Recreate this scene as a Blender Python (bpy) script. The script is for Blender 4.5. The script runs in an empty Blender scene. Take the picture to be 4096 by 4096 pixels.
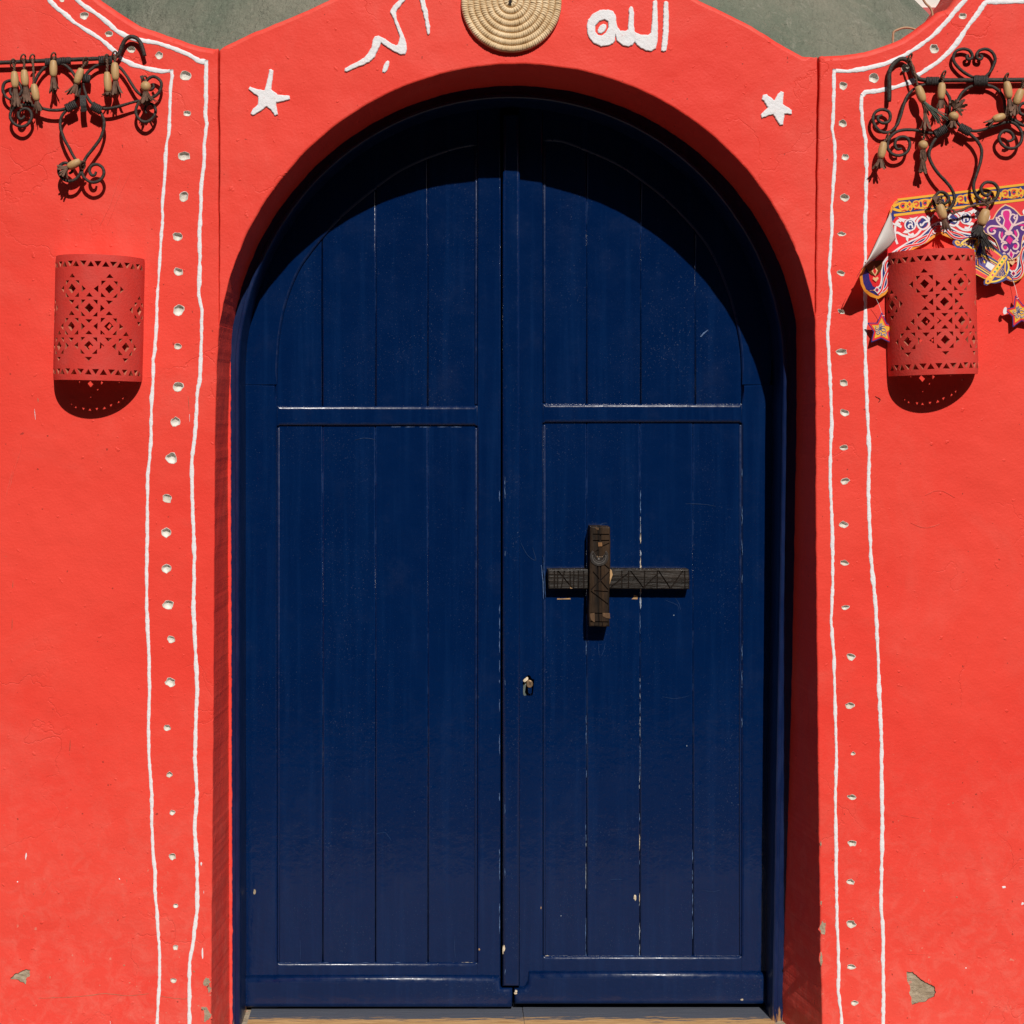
import bpy, math, random
from mathutils import Vector
from mathutils.geometry import delaunay_2d_cdt
from mathutils import noise as mnoise
random.seed(7)
R = math.radians
sc = bpy.context.scene
COL = sc.collection

# ---------------------------------------------------------------- camera, light
S = 1500.0              # photograph pixels per metre on the wall face (y = 0)
AX, AY, GZ = 1780.0, 1640.0, 4040.0
D = 4.0
def W(px, py, y=0.0):
    """photograph pixel -> the point at depth y (metres behind the wall face)"""
    f = (D + y) / D
    return Vector(((AX + (px - AX) * f - 2048) / S, y, (GZ - (AY + (py - AY) * f)) / S))

cam = bpy.data.cameras.new('camera'); cam_o = bpy.data.objects.new('camera', cam)
COL.objects.link(cam_o); sc.camera = cam_o
cam_o.location = ((AX - 2048) / S, -D, (GZ - AY) / S)
cam_o.rotation_euler = (R(90), 0, 0)
cam.sensor_width = 36; cam.lens = 36 * D / (4096 / S)
cam.shift_x = (2048 - AX) / 4096; cam.shift_y = -(2048 - AY) / 4096
cam.clip_start = 0.05; cam.clip_end = 500

SUN = Vector((-.205, 1.0, -.867)).normalized()     # direction the sunlight travels
w = bpy.data.worlds.new('World'); sc.world = w; w.use_nodes = True
nt = w.node_tree; bg = nt.nodes['Background']
sky = nt.nodes.new('ShaderNodeTexSky'); sky.sky_type = 'NISHITA'; sky.sun_disc = False
sky.sun_elevation = math.asin(-SUN.z); sky.sun_rotation = math.atan2(-SUN.x, -SUN.y)
sky.dust_density = 1.0
nt.links.new(sky.outputs[0], bg.inputs[0]); bg.inputs[1].default_value = 0.05
sl = bpy.data.lights.new('sun', 'SUN'); sl.energy = 5.0; sl.angle = R(0.53); sl.color = (1, .95, .88)
so = bpy.data.objects.new('sun', sl); COL.objects.link(so)
so.rotation_euler = SUN.to_track_quat('-Z', 'Y').to_euler(); so.location = (1, -6, 6)
vs = sc.view_settings; vs.view_transform = 'Standard'; vs.look = 'None'; vs.exposure = -0.28; vs.gamma = 1
vs.use_curve_mapping = False

# ---------------------------------------------------------------- materials
class NT:
    def __init__(s, name):
        s.m = bpy.data.materials.new(name); s.m.use_nodes = True
        s.t = s.m.node_tree; s.b = s.t.nodes['Principled BSDF']
        s.tc = s.t.nodes.new('ShaderNodeTexCoord')
    def n(s, typ, **kw):
        o = s.t.nodes.new(typ)
        for k, v in kw.items(): setattr(o, k, v)
        return o
    def l(s, a, b): s.t.links.new(a, b)
    def mapped(s, scale=(1, 1, 1), rot=(0, 0, 0), src='Object'):
        m = s.n('ShaderNodeMapping'); m.inputs['Scale'].default_value = scale; m.inputs['Rotation'].default_value = rot
        s.l(s.tc.outputs[src], m.inputs[0]); return m.outputs[0]
    def noise(s, scale, detail=4, rough=.55, vec=None, dist=0):
        o = s.n('ShaderNodeTexNoise'); o.inputs['Scale'].default_value = scale
        o.inputs['Detail'].default_value = detail; o.inputs['Roughness'].default_value = rough
        o.inputs['Distortion'].default_value = dist
        s.l(vec if vec is not None else s.tc.outputs['Object'], o.inputs['Vector']); return o.outputs['Fac']
    def ramp(s, fac, stops):
        o = s.n('ShaderNodeValToRGB'); e = o.color_ramp.elements
        while len(e) < len(stops): e.new(.5)
        for i, (p, c) in enumerate(stops):
            e[i].position = p; e[i].color = (c, c, c, 1) if isinstance(c, (int, float)) else (*c, 1)
        s.l(fac, o.inputs[0]); return o.outputs[0]
    def mix(s, fac, a, b, mode='MIX'):
        o = s.n('ShaderNodeMix', data_type='RGBA', blend_type=mode)
        for sock, v in ((o.inputs[0], fac), (o.inputs[6], a), (o.inputs[7], b)):
            if isinstance(v, tuple): sock.default_value = (*v, 1)
            elif isinstance(v, (int, float)): sock.default_value = v
            else: s.l(v, sock)
        return o.outputs[2]
    def math(s, op, a, b=0.0, c=None):
        o = s.n('ShaderNodeMath', operation=op)
        for i, v in enumerate((a, b, c)):
            if v is None: continue
            if isinstance(v, (int, float)): o.inputs[i].default_value = v
            else: s.l(v, o.inputs[i])
        return o.outputs[0]
    def bump(s, h, dist, strength=1.0, prev=None):
        o = s.n('ShaderNodeBump'); o.inputs['Distance'].default_value = dist; o.inputs['Strength'].default_value = strength
        s.l(h, o.inputs['Height'])
        if prev is not None: s.l(prev, o.inputs['Normal'])
        return o.outputs[0]
    def done(s, col, rough=.5, normal=None, spec=.5, metal=0):
        def put(k, v):
            i = s.b.inputs[k]
            if isinstance(v, tuple): i.default_value = (*v, 1)
            elif isinstance(v, (int, float)): i.default_value = v
            else: s.l(v, i)
        put('Base Color', col); put('Roughness', rough); put('Specular IOR Level', spec); put('Metallic', metal)
        if normal is not None: s.l(normal, s.b.inputs['Normal'])
        return s.m
    def height(s):
        x = s.n('ShaderNodeSeparateXYZ'); s.l(s.tc.outputs['Object'], x.inputs[0]); return x.outputs

def mat_red(faded=False):
    t = NT('red_paint' if not faded else 'faded_red_paint')
    big = t.noise(1.6, 3, .5); mid = t.noise(9, 5, .6); fine = t.noise(140, 3, .6)
    c = t.mix(t.ramp(big, [(.35, 0), (.7, 1)]), (.79, .047, .031), (.82, .067, .043))
    c = t.mix(t.ramp(mid, [(.52, 0), (.72, .55)]), c, (.80, .064, .042))
    fade = t.math('MULTIPLY', t.ramp(t.noise(2.6, 6, .68, dist=.8), [(.50, 0), (.72, 1)]), t.ramp(t.noise(30, 5, .7, t.mapped((1, 1, .3))), [(.3, .35), (.7, 1)]))
    c = t.mix(t.math('MULTIPLY', fade, .6), c, (.81, .115, .085))
    # worn and splashed lower down the wall
    z = t.height()[2]
    low = t.n('ShaderNodeMapRange'); low.inputs[1].default_value = 1.1; low.inputs[2].default_value = .0
    t.l(z, low.inputs[0])
    wear = t.math('MULTIPLY', t.ramp(t.noise(22, 8, .72, dist=.6), [(.46, 0), (.66, 1)]), low.outputs[0])
    c = t.mix(t.math('MULTIPLY', wear, .42), c, (.80, .22, .17))
    c = t.mix(t.math('MULTIPLY', low.outputs[0], .10), c, (.80, .20, .165))
    spots = t.math('MULTIPLY', t.ramp(t.noise(60, 4, .6), [(.69, 0), (.72, 1)]), low.outputs[0])
    c = t.mix(t.math('MULTIPLY', spots, .7), c, (.62, .36, .26))
    if faded: c = t.mix(t.ramp(t.noise(14, 5, .6), [(.40, .0), (.70, .55)]), c, (.74, .14, .10))
    # small dark pits and pale flecks
    pits = t.ramp(t.noise(75, 1, .4), [(.785, 0), (.80, 1)])
    c = t.mix(t.math('MULTIPLY', pits, .7), c, (.25, .03, .02))
    brush = t.noise(30, 4, .65, t.mapped((1, 1, .14), (0, R(68), 0)))
    # fine hairline cracks
    v = t.n('ShaderNodeTexVoronoi', feature='DISTANCE_TO_EDGE'); v.inputs['Scale'].default_value = 2.2
    wv = t.n('ShaderNodeVectorMath', operation='ADD')
    ncol = t.n('ShaderNodeTexNoise'); ncol.inputs['Scale'].default_value = 6; ncol.inputs['Detail'].default_value = 6
    t.l(t.tc.outputs['Object'], ncol.inputs['Vector'])
    sc_ = t.n('ShaderNodeVectorMath', operation='SCALE'); sc_.inputs['Scale'].default_value = .35
    t.l(ncol.outputs['Color'], sc_.inputs[0]); t.l(t.tc.outputs['Object'], wv.inputs[0]); t.l(sc_.outputs[0], wv.inputs[1])
    t.l(wv.outputs[0], v.inputs['Vector'])
    crack = t.math('MULTIPLY', t.ramp(v.outputs[0], [(0, 1), (.006, 0)]), t.ramp(t.noise(2.5, 2), [(.5, 0), (.62, 1)]))
    n = t.bump(t.noise(3.2, 3, .5), .030, .55)
    n = t.bump(t.noise(15, 4, .55), .006, .32, n)
    n = t.bump(brush, .003, .15, n)
    n = t.bump(fine, .0020, .38, n)
    n = t.bump(t.math('SUBTRACT', 0, crack), .002, .5, n)
    lump = t.ramp(t.noise(46, 2, .5), [(.68, 0), (.76, 1)])
    n = t.bump(lump, .002, .6, n)
    return t.done(c, t.ramp(mid, [(.3, .50), (.7, .64)]), n, .22)

def mat_white():
    t = NT('white_paint')
    s1 = t.noise(45, 5, .65); s2 = t.noise(160, 3, .6)
    c = t.mix(t.ramp(s1, [(.45, 0), (.75, .5)]), (.80, .79, .81), (.74, .66, .66))
    c = t.mix(t.ramp(s2, [(.64, 0), (.76, .65)]), c, (.72, .24, .20))
    n = t.bump(s1, .006, .5); n = t.bump(s2, .0015, .5, n)
    return t.done(c, .55, n, .3)

def mat_pit():
    t = NT('white_pit')
    c = t.mix(t.ramp(t.noise(60, 4), [(.35, 0), (.65, 1)]), (.74, .71, .66), (.56, .50, .42))
    return t.done(c, .7, t.bump(t.noise(120, 4), .004, .6), .2)

def mat_blue(name='blue_gloss_paint', edge=True, dull=False):
    t = NT(name)
    g = t.n('ShaderNodeSeparateXYZ'); t.l(t.tc.outputs['Generated'], g.inputs[0])
    big = t.noise(3, 4, .6)
    c = t.mix(t.ramp(big, [(.35, 0), (.7, 1)]), (.0003, .0104, .056), (.0006, .0128, .065))
    streak = t.noise(40, 4, .6, t.mapped((1, 1, .05)))
    c = t.mix(t.ramp(streak, [(.5, 0), (.75, .55)]), c, (.003, .020, .085))
    dust = t.ramp(t.noise(250, 3, .6), [(.63, 0), (.74, 1)])
    dustm = t.ramp(t.noise(4.5, 4, .6), [(.40, .10), (.66, 1)])
    c = t.mix(t.math('MULTIPLY', t.math('MULTIPLY', dust, dustm), .52), c, (.12, .15, .22))
    fog = t.ramp(t.noise(7, 6, .7), [(.55, 0), (.8, .05)])
    c = t.mix(fog, c, (.10, .12, .18))
    if edge:
        ex = t.math('ABSOLUTE', t.math('SUBTRACT', g.outputs[0], .5))
        e = t.ramp(ex, [(.484, 0), (.492, 1)])
        e = t.math('MULTIPLY', e, t.ramp(t.noise(26, 5, .7, t.mapped((1, 1, .45))), [(.52, 0), (.60, 1)]))
        c = t.mix(t.math('MULTIPLY', e, .30), c, (.04, .08, .20))
        e2 = t.math('MULTIPLY', e, t.ramp(t.noise(11, 4, .6, t.mapped((1, 1, .5))), [(.60, 0), (.64, 1)]))
        c = t.mix(t.math('MULTIPLY', e2, .15), c, (.40, .38, .36))
    n = t.bump(t.noise(7, 4, .55), .008, .32)
    n = t.bump(t.noise(45, 4, .6, t.mapped((1, 1, .06))), .0016, .35, n)
    n = t.bump(t.noise(60, 3, .6), .0010, .35, n)
    n = t.bump(t.noise(26, 3, .55), .0034, .45, n)
    rough = t.ramp(t.noise(12, 4), [(.35, .11), (.75, .22)]) if not dull else t.ramp(t.noise(40, 4, .6, t.mapped((1, 1, 1))), [(.35, .24), (.7, .46)])
    return t.done(c, rough, n, .48)

def mat_frame():
    t = NT('worn_frame_paint')
    z = t.height()[2]
    low = t.n('ShaderNodeMapRange'); low.inputs[1].default_value = .42; low.inputs[2].default_value = .0
    t.l(z, low.inputs[0])
    c = t.mix(t.ramp(t.noise(30, 5, .6, t.mapped((1, 1, .3))), [(.4, 0), (.7, 1)]), (.0012, .011, .055), (.008, .02, .075))
    worn = t.ramp(t.math('MULTIPLY', t.noise(48, 6, .7, t.mapped((1, 1, .13))), low.outputs[0]), [(.37, 0), (.41, 1)])
    c = t.mix(worn, c, (.36, .19, .08))
    n = t.bump(t.noise(70, 4, .6, t.mapped((1, 1, .12))), .003, .5)
    return t.done(c, .32, n, .45)

def mat_wood(name, a, b, grain=(1, 1, .06), rough=.7, scale=60, spec=.3, bd=.004):
    t = NT(name)
    g = t.noise(scale, 6, .65, t.mapped(grain), .6)
    c = t.mix(t.ramp(g, [(.36, 0), (.64, 1)]), a, b)
    c = t.mix(t.ramp(t.noise(25, 4), [(.5, 0), (.75, .5)]), c, tuple(x * .45 for x in a))
    return t.done(c, rough, t.bump(g, bd, .8), spec)

def mat_sill():
    t = NT('threshold_wood')
    g = t.noise(190, 6, .65, t.mapped((.06, 1, 1)), .5)
    c = t.mix(t.ramp(g, [(.35, 0), (.65, 1)]), (.40, .22, .09), (.60, .38, .18))
    y = t.height()[1]
    m = t.n('ShaderNodeMapRange'); m.inputs[1].default_value = -.10; m.inputs[2].default_value = -.035
    t.l(y, m.inputs[0])
    k = t.math('ADD', m.outputs[0], t.math('MULTIPLY', t.math('SUBTRACT', t.noise(120, 7, .7, t.mapped((.07, 1, 1))), .5), 2.2))
    c = t.mix(t.ramp(k, [(.40, 0), (.56, .92)]), c, (.048, .076, .120))
    return t.done(c, .6, t.bump(g, .003, .8), .3)

def mat_simple(name, col, rough=.5, spec=.4, var=.12, scale=30, bump=.002, metal=0):
    t = NT(name)
    n = t.noise(scale, 5, .6)
    c = t.mix(t.ramp(n, [(.35, 0), (.7, 1)]), tuple(x * (1 - var) for x in col), tuple(min(1, x * (1 + var)) for x in col))
    return t.done(c, rough, t.bump(n, bump, .6) if bump else None, spec, metal)

def mat_terracotta():
    t = NT('red_terracotta')
    n1 = t.noise(10, 5, .6); n2 = t.noise(150, 3, .6)
    z = t.height()
    dusty = t.ramp(t.noise(16, 5, .65), [(.42, 0), (.75, 1)])
    c = t.mix(t.math('MULTIPLY', dusty, .5), (.64, .046, .034), (.58, .085, .07))
    c = t.mix(t.ramp(t.noise(34, 2), [(.775, 0), (.785, .8)]), c, (.60, .50, .40))
    n = t.bump(n1, .004, .35); n = t.bump(n2, .002, .5, n)
    return t.done(c, .68, n, .25)

def mat_green():
    t = NT('grey_green_plaster')
    c = t.mix(t.ramp(t.noise(2.2, 5, .6), [(.35, 0), (.68, 1)]), (.150, .172, .128), (.240, .230, .178))
    c = t.mix(t.ramp(t.noise(9, 6, .7), [(.55, 0), (.75, .6)]), c, (.29, .265, .205))
    c = t.mix(t.ramp(t.noise(60, 4, .6), [(.64, 0), (.74, .55)]), c, (.28, .24, .18))
    c = t.mix(t.ramp(t.noise(75, 5, .7), [(.45, .0), (.75, .42)]), c, (.095, .108, .083))
    c = t.mix(t.ramp(t.noise(14, 7, .75, dist=1.2), [(.56, 0), (.64, .5)]), c, (.30, .29, .235))
    n = t.bump(t.noise(5, 4, .6), .05, .6); n = t.bump(t.noise(30, 6, .7), .022, .7, n)
    rd = t.math('ABSOLUTE', t.math('SUBTRACT', t.noise(4.5, 5, .6, dist=.6), .5))
    n = t.bump(t.ramp(rd, [(0, 1), (.02, 0)]), .003, .4, n)
    return t.done(c, .85, n, .15)

def mat_plaster():
    t = NT('bare_plaster')
    c = t.mix(t.ramp(t.noise(35, 5, .6), [(.4, 0), (.7, 1)]), (.33, .26, .18), (.46, .38, .28))
    c = t.mix(t.ramp(t.noise(50, 2), [(.66, 0), (.7, .7)]), c, (.66, .22, .17))
    return t.done(c, .9, t.bump(t.noise(70, 5, .65), .008, .8), .1)

def mat_straw():
    t = NT('palm_straw')
    c = t.mix(t.ramp(t.noise(18, 4, .6), [(.35, 0), (.7, 1)]), (.60, .42, .23), (.86, .68, .45))
    c = t.mix(t.ramp(t.noise(120, 4, .6), [(.5, 0), (.75, .5)]), c, (.50, .32, .15))
    return t.done(c, .6, t.bump(t.noise(220, 3, .6), .0015, .6), .3)

def mat_ground(name, a, b, scale):
    t = NT(name)
    c = t.mix(t.ramp(t.noise(scale, 6, .6), [(.35, 0), (.7, 1)]), a, b)
    return t.done(c, .85, t.bump(t.noise(scale * 8, 5), .01, .6), .2)

M = dict(
    scuff=mat_simple('faint_blue_scuff', (.012, .035, .105), .4, .4, .5, 90, .001),
    splinter=mat_wood('torn_brown_wood', (.085, .048, .026), (.19, .11, .06), (1, 1, .1), .75, 70, .2, .008),
    red=mat_red(), redfade=mat_red(True), white=mat_white(), pit=mat_pit(), blue=mat_blue(), bluerail=mat_blue('blue_gloss_rail', False), bluemould=mat_blue('blue_brushed_moulding', False, True), frame=mat_frame(),
    sill=mat_sill(), terra=mat_terracotta(), green=mat_green(), plaster=mat_plaster(), straw=mat_straw(),
    rim=mat_simple('pale_terracotta_cut', (.52, .16, .10), .85, .15, .2, 60),
    iron=mat_simple('dark_wrought_iron', (.036, .026, .021), .62, .38, .40, 90, .006),
    wrap=mat_simple('black_leather_wrap', (.030, .024, .022), .62, .4, .3, 150, .004),
    bead=mat_wood('turned_bead_wood', (.46, .27, .11), (.58, .37, .17), (1, 1, .2), .5, 50, .35, .0015),
    leather=mat_simple('brown_leather_strip', (.15, .082, .055), .75, .25, .4, 60, .003),
    darkfringe=mat_simple('dark_thread', (.045, .04, .038), .85, .2, .4, 80, .002),
    greenfringe=mat_simple('green_thread', (.11, .13, .10), .85, .2, .3, 80, .002),
    darkwood=mat_wood('carved_dark_wood', (.005, .0035, .0025), (.050, .027, .013), (1, 1, .05), .6, 42, .25, .012),
    darkwoodx=mat_wood('carved_dark_wood_crossbar', (.004, .0035, .003), (.030, .022, .017), (.04, 1, 1), .5, 50, .3, .012),
    groove=mat_simple('carved_groove_wood', (.012, .007, .005), .8, .2, .4, 60),
    freshwood=mat_wood('fresh_broken_wood', (.36, .21, .10), (.50, .31, .15), (1, 1, .2), .8, 60),
    metal=mat_simple('dull_silver', (.55, .52, .50), .38, .5, .2, 80, .001, .9),
    darkmetal=mat_simple('tarnished_silver', (.040, .033, .030), .42, .5, .3, 90, .002, .6),
    brass=mat_simple('worn_brass', (.45, .30, .18), .4, .5, .2, 90, .001, .8),
    steel=mat_simple('greenish_lock_steel', (.16, .20, .19), .45, .5, .2, 60, .001, .5),
    dark=mat_simple('dark_recess', (.012, .010, .010), .9, .1, .2),
    chip=mat_simple('flaked_primer', (.62, .52, .38), .8, .2, .3, 90, .003),
    chipb=mat_simple('blue_wear_and_glint', (.10, .17, .33), .4, .5, .5, 90, .002),
    chipw=mat_simple('worn_white_edge', (.27, .31, .38), .4, .5, .4, 90, .002),
    wire=mat_simple('tan_wire', (.42, .27, .16), .6, .3),
    hwhite=mat_simple('white_house_paint', (.78, .74, .68), .8, .2, .06, 8),
    hpink=mat_simple('faded_pink_paint', (.55, .12, .11), .8, .2, .2, 8),
    pave=mat_ground('pale_paving', (.23, .215, .175), (.31, .29, .24), 5),
    road=mat_ground('dark_road', (.030, .028, .026), (.055, .05, .045), 4),
    blocker=mat_ground('dark_sky_blocker', (.03, .024, .018), (.065, .05, .038), .8),
)
PAPER = dict(navy=(.022, .028, .19), red=(.74, .028, .035), white=(.78, .75, .76), gold=(.83, .42, .035), orange=(.84, .31, .035),
             purple=(.085, .022, .19), pink=(.78, .012, .16), peach=(.84, .50, .26), rose=(.80, .55, .54), yellow=(.85, .60, .06),
             violet=(.085, .05, .26), grey=(.72, .69, .68), brown=(.12, .05, .012), green=(.10, .33, .03), cyan=(.02, .17, .50),
             magenta=(.70, .01, .22), back=(.52, .47, .44))  # back is white paper with its grazing-light grey put into the colour
for k, c in PAPER.items():
    M['p_' + k] = mat_simple('printed_paper_' + k, c, .38, .5, .04, 30, 0)

# ---------------------------------------------------------------- object helpers
WL = {}                               # world position of every thing
def mesh(name, V, F, mat, parent=None, smooth=False, loc=None, mats=None, fm=None, label=None, kind=None):
    off = Vector(loc) if loc is not None else (WL[parent.name] if parent is not None and parent.name in WL else Vector((0, 0, 0)))
    me = bpy.data.meshes.new(name)
    me.from_pydata([tuple(Vector(v) - off) for v in V], [], F)
    for m in (mats or [mat]): me.materials.append(m)
    if fm: me.polygons.foreach_set('material_index', fm)
    if smooth is True: me.polygons.foreach_set('use_smooth', [True] * len(me.polygons))
    elif smooth: me.polygons.foreach_set('use_smooth', smooth)
    me.update()
    o = bpy.data.objects.new(name, me); COL.objects.link(o)
    if parent is not None: o.parent = parent; WL[o.name] = off
    else: o.location = off; WL[o.name] = off
    if label: o['label'] = label
    if kind: o['kind'] = kind
    return o

def tag(o, label, cat, group=None):
    o['label'] = label; o['category'] = cat
    if group: o['group'] = group
    return o
def thing(name, label, cat, loc, group=None):
    o = bpy.data.objects.new(name, None); COL.objects.link(o); o.location = loc; o.empty_display_size = .05
    WL[o.name] = Vector(loc)
    return tag(o, label, cat, group)

def area(p): return sum(p[i][0] * p[(i + 1) % len(p)][1] - p[(i + 1) % len(p)][0] * p[i][1] for i in range(len(p))) / 2
def ccw(p): return p if area(p) > 0 else p[::-1]
def inset(p, d):
    """shrink a polygon (area > 0 order) by d with limited mitres"""
    n = len(p); out = []
    for i in range(n):
        a, b, c = p[i - 1], p[i], p[(i + 1) % n]
        e1 = (b[0] - a[0], b[1] - a[1]); e2 = (c[0] - b[0], c[1] - b[1])
        l1 = math.hypot(*e1) or 1e-9; l2 = math.hypot(*e2) or 1e-9
        n1 = (-e1[1] / l1, e1[0] / l1); n2 = (-e2[1] / l2, e2[0] / l2)
        m = (n1[0] + n2[0], n1[1] + n2[1]); q = m[0] * n1[0] + m[1] * n1[1]
        q = max(q, .35)
        out.append((b[0] + m[0] * d / q, b[1] + m[1] * d / q))
    return out
def inset_v(p, ds):
    n = len(p); out = []
    for i in range(n):
        a, b, c = p[i - 1], p[i], p[(i + 1) % n]
        e1 = (b[0] - a[0], b[1] - a[1]); e2 = (c[0] - b[0], c[1] - b[1])
        l1 = math.hypot(*e1) or 1e-9; l2 = math.hypot(*e2) or 1e-9
        m = (-e1[1] / l1 - e2[1] / l2, e1[0] / l1 + e2[0] / l2)
        q = max(.35, -m[0] * e1[1] / l1 + m[1] * e1[0] / l1)
        out.append((b[0] + m[0] * ds[i] / q, b[1] + m[1] * ds[i] / q))
    return out

def resample(p, step, closed=False):
    out = []; q = p + [p[0]] if closed else p
    for a, b in zip(q, q[1:]):
        L = math.hypot(b[0] - a[0], b[1] - a[1]); k = max(1, int(round(L / step)))
        for i in range(k): out.append((a[0] + (b[0] - a[0]) * i / k, a[1] + (b[1] - a[1]) * i / k))
    if not closed: out.append(q[-1])
    return out
def smooth_path(p, sub=4):
    """Catmull-Rom through points of any dimension"""
    n = len(p); out = []
    for i in range(n - 1):
        a, b, c, d = p[max(0, i - 1)], p[i], p[i + 1], p[min(n - 1, i + 2)]
        for k in range(sub):
            t = k / sub
            out.append(tuple(.5 * (2 * b[j] + (c[j] - a[j]) * t + (2 * a[j] - 5 * b[j] + 4 * c[j] - d[j]) * t * t
                                   + (3 * b[j] - a[j] - 3 * c[j] + d[j]) * t ** 3) for j in range(len(b))))
    out.append(tuple(p[-1])); return out
def inside(pt, poly):
    x, y = pt; r = False; n = len(poly); j = n - 1
    for i in range(n):
        xi, yi = poly[i]; xj, yj = poly[j]
        if (yi > y) != (yj > y) and x < (xj - xi) * (y - yi) / (yj - yi) + xi: r = not r
        j = i
    return r
def wob(x, y, s, a, seed=0): return a * mnoise.noise(Vector((x / s, y / s, seed)))

def triangulate(polys, pts=()):
    V = []; E = []
    for p in polys:
        b = len(V); V += [Vector(q) for q in p]; n = len(p)
        E += [(b + i, b + (i + 1) % n) for i in range(n)]
    V += [Vector(q) for q in pts]
    v, e, f, *_ = delaunay_2d_cdt(V, E, [], 0, 1e-4)
    return [tuple(q) for q in v], [tuple(t) for t in f]
def bbox(p): return min(q[0] for q in p), min(q[1] for q in p), max(q[0] for q in p), max(q[1] for q in p)

def regions(outer, feats, place, base_h=0.0, pts=()):
    """flat sheet cut by feature polygons: feats = [(poly, h or None)]; place(x, y, h) -> point.
       Faces at different heights get walls between them.  Returns V, F, tag per face (0 face, 1 recessed, 2 wall)"""
    v2, f2 = triangulate([outer] + [f[0] for f in feats], pts)
    bb = [bbox(f[0]) for f in feats]; V = []; F = []; T = []; idx = {}
    def vid(i, h):
        k = (i, h)
        if k not in idx: idx[k] = len(V); V.append(place(v2[i][0], v2[i][1], h))
        return idx[k]
    H = {}
    edges = {}
    for t in f2:
        c = (sum(v2[i][0] for i in t) / 3, sum(v2[i][1] for i in t) / 3)
        if not inside(c, outer): continue
        h = base_h
        for (poly, hh), b in zip(feats, bb):
            if b[0] <= c[0] <= b[2] and b[1] <= c[1] <= b[3] and inside(c, poly): h = hh
        if h is None: continue
        a = (v2[t[1]][0] - v2[t[0]][0]) * (v2[t[2]][1] - v2[t[0]][1]) - (v2[t[2]][0] - v2[t[0]][0]) * (v2[t[1]][1] - v2[t[0]][1])
        t = t if a > 0 else t[::-1]
        F.append(tuple(vid(i, h) for i in t)); T.append(0 if h == base_h else 1)
        for i in range(3):
            edges.setdefault(tuple(sorted((t[i], t[(i + 1) % 3]))), []).append((t[i], t[(i + 1) % 3], h))
    for k, L in edges.items():
        if len(L) == 2 and L[0][2] != L[1][2]:
            a, b, h1 = L[0]; h2 = L[1][2]
            F.append((vid(a, h1), vid(a, h2), vid(b, h2), vid(b, h1))); T.append(2)
    bound = [(L[0][0], L[0][1]) for L in edges.values() if len(L) == 1]
    return V, F, T, bound, vid, v2

def prism(name, poly, yf, yb, mat, parent, bevel=4, seg=2, top=None, smooth=False, label=None):
    """a board: outline in photograph pixels at depth yf, front at yf, back at yb, rounded front edge"""
    poly = ccw(poly); B = [bevel(*q) for q in poly] if callable(bevel) else [bevel] * len(poly)
    rings = [(poly, [yb] * len(poly)), (poly, [yf + b / S for b in B])]
    for k in range(1, seg + 1):
        a = math.pi / 2 * k / seg
        rings.append((inset_v(poly, [b * (1 - math.cos(a)) for b in B]), [yf + b / S * (1 - math.sin(a)) for b in B]))
    V = []; F = []; n = len(poly)
    for p, ys_ in rings:
        for q, y in zip(p, ys_):
            w_ = W(q[0], q[1], yf); V.append(Vector((w_.x, y, w_.z)))
    for r in range(len(rings) - 1):
        for i in range(n):
            j = (i + 1) % n
            F.append((r * n + i, r * n + j, (r + 1) * n + j, (r + 1) * n + i))
    L = len(rings) - 1
    sm = [k >= n for k in range(len(F))] + [False, False]
    F.append(tuple(L * n + i for i in range(n)))
    F.append(tuple(reversed(range(n))))
    if callable(bevel) and name.endswith('rail') or name == 'kickboard':
        return mesh(name, V, F, None, parent, label=label, smooth=sm, mats=[mat, M['bluemould']], fm=[1 if n <= k < n * (len(rings) - 1) else 0 for k in range(len(F))])
    return mesh(name, V, F, mat, parent, label=label, smooth=sm)

def rect(x0, y0, x1, y1): return [(x0, y0), (x1, y0), (x1, y1), (x0, y1)]

def tube(P, rad, sides=8, flat=1.0, cap=True):
    """tube along 3-D points; rad number or list"""
    P = [Vector(p) for p in P]; n = len(P)
    rr = rad if isinstance(rad, (list, tuple)) else [rad] * n
    V = []; F = []
    N = None
    for i in range(n):
        t = (P[min(n - 1, i + 1)] - P[max(0, i - 1)])
        t = t.normalized() if t.length > 1e-9 else Vector((0, 0, 1))
        if N is None:
            N = Vector((0, -1, 0)) - t * t.dot(Vector((0, -1, 0)))
            if N.length < .1: N = Vector((1, 0, 0)) - t * t.x
        N = (N - t * t.dot(N)).normalized(); B = t.cross(N)
        for k in range(sides):
            a = 2 * math.pi * (k + .5) / sides
            V.append(P[i] + (N * math.cos(a) * flat + B * math.sin(a)) * rr[i])
    for i in range(n - 1):
        for k in range(sides):
            l = (k + 1) % sides
            F.append((i * sides + k, i * sides + l, (i + 1) * sides + l, (i + 1) * sides + k))
    if cap:
        F.append(tuple(reversed(range(sides)))); F.append(tuple((n - 1) * sides + k for k in range(sides)))
    return V, F
def join(*parts):
    V = []; F = []
    for v, f in parts:
        b = len(V); V += v; F += [tuple(i + b for i in t) for t in f]
    return V, F

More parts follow.
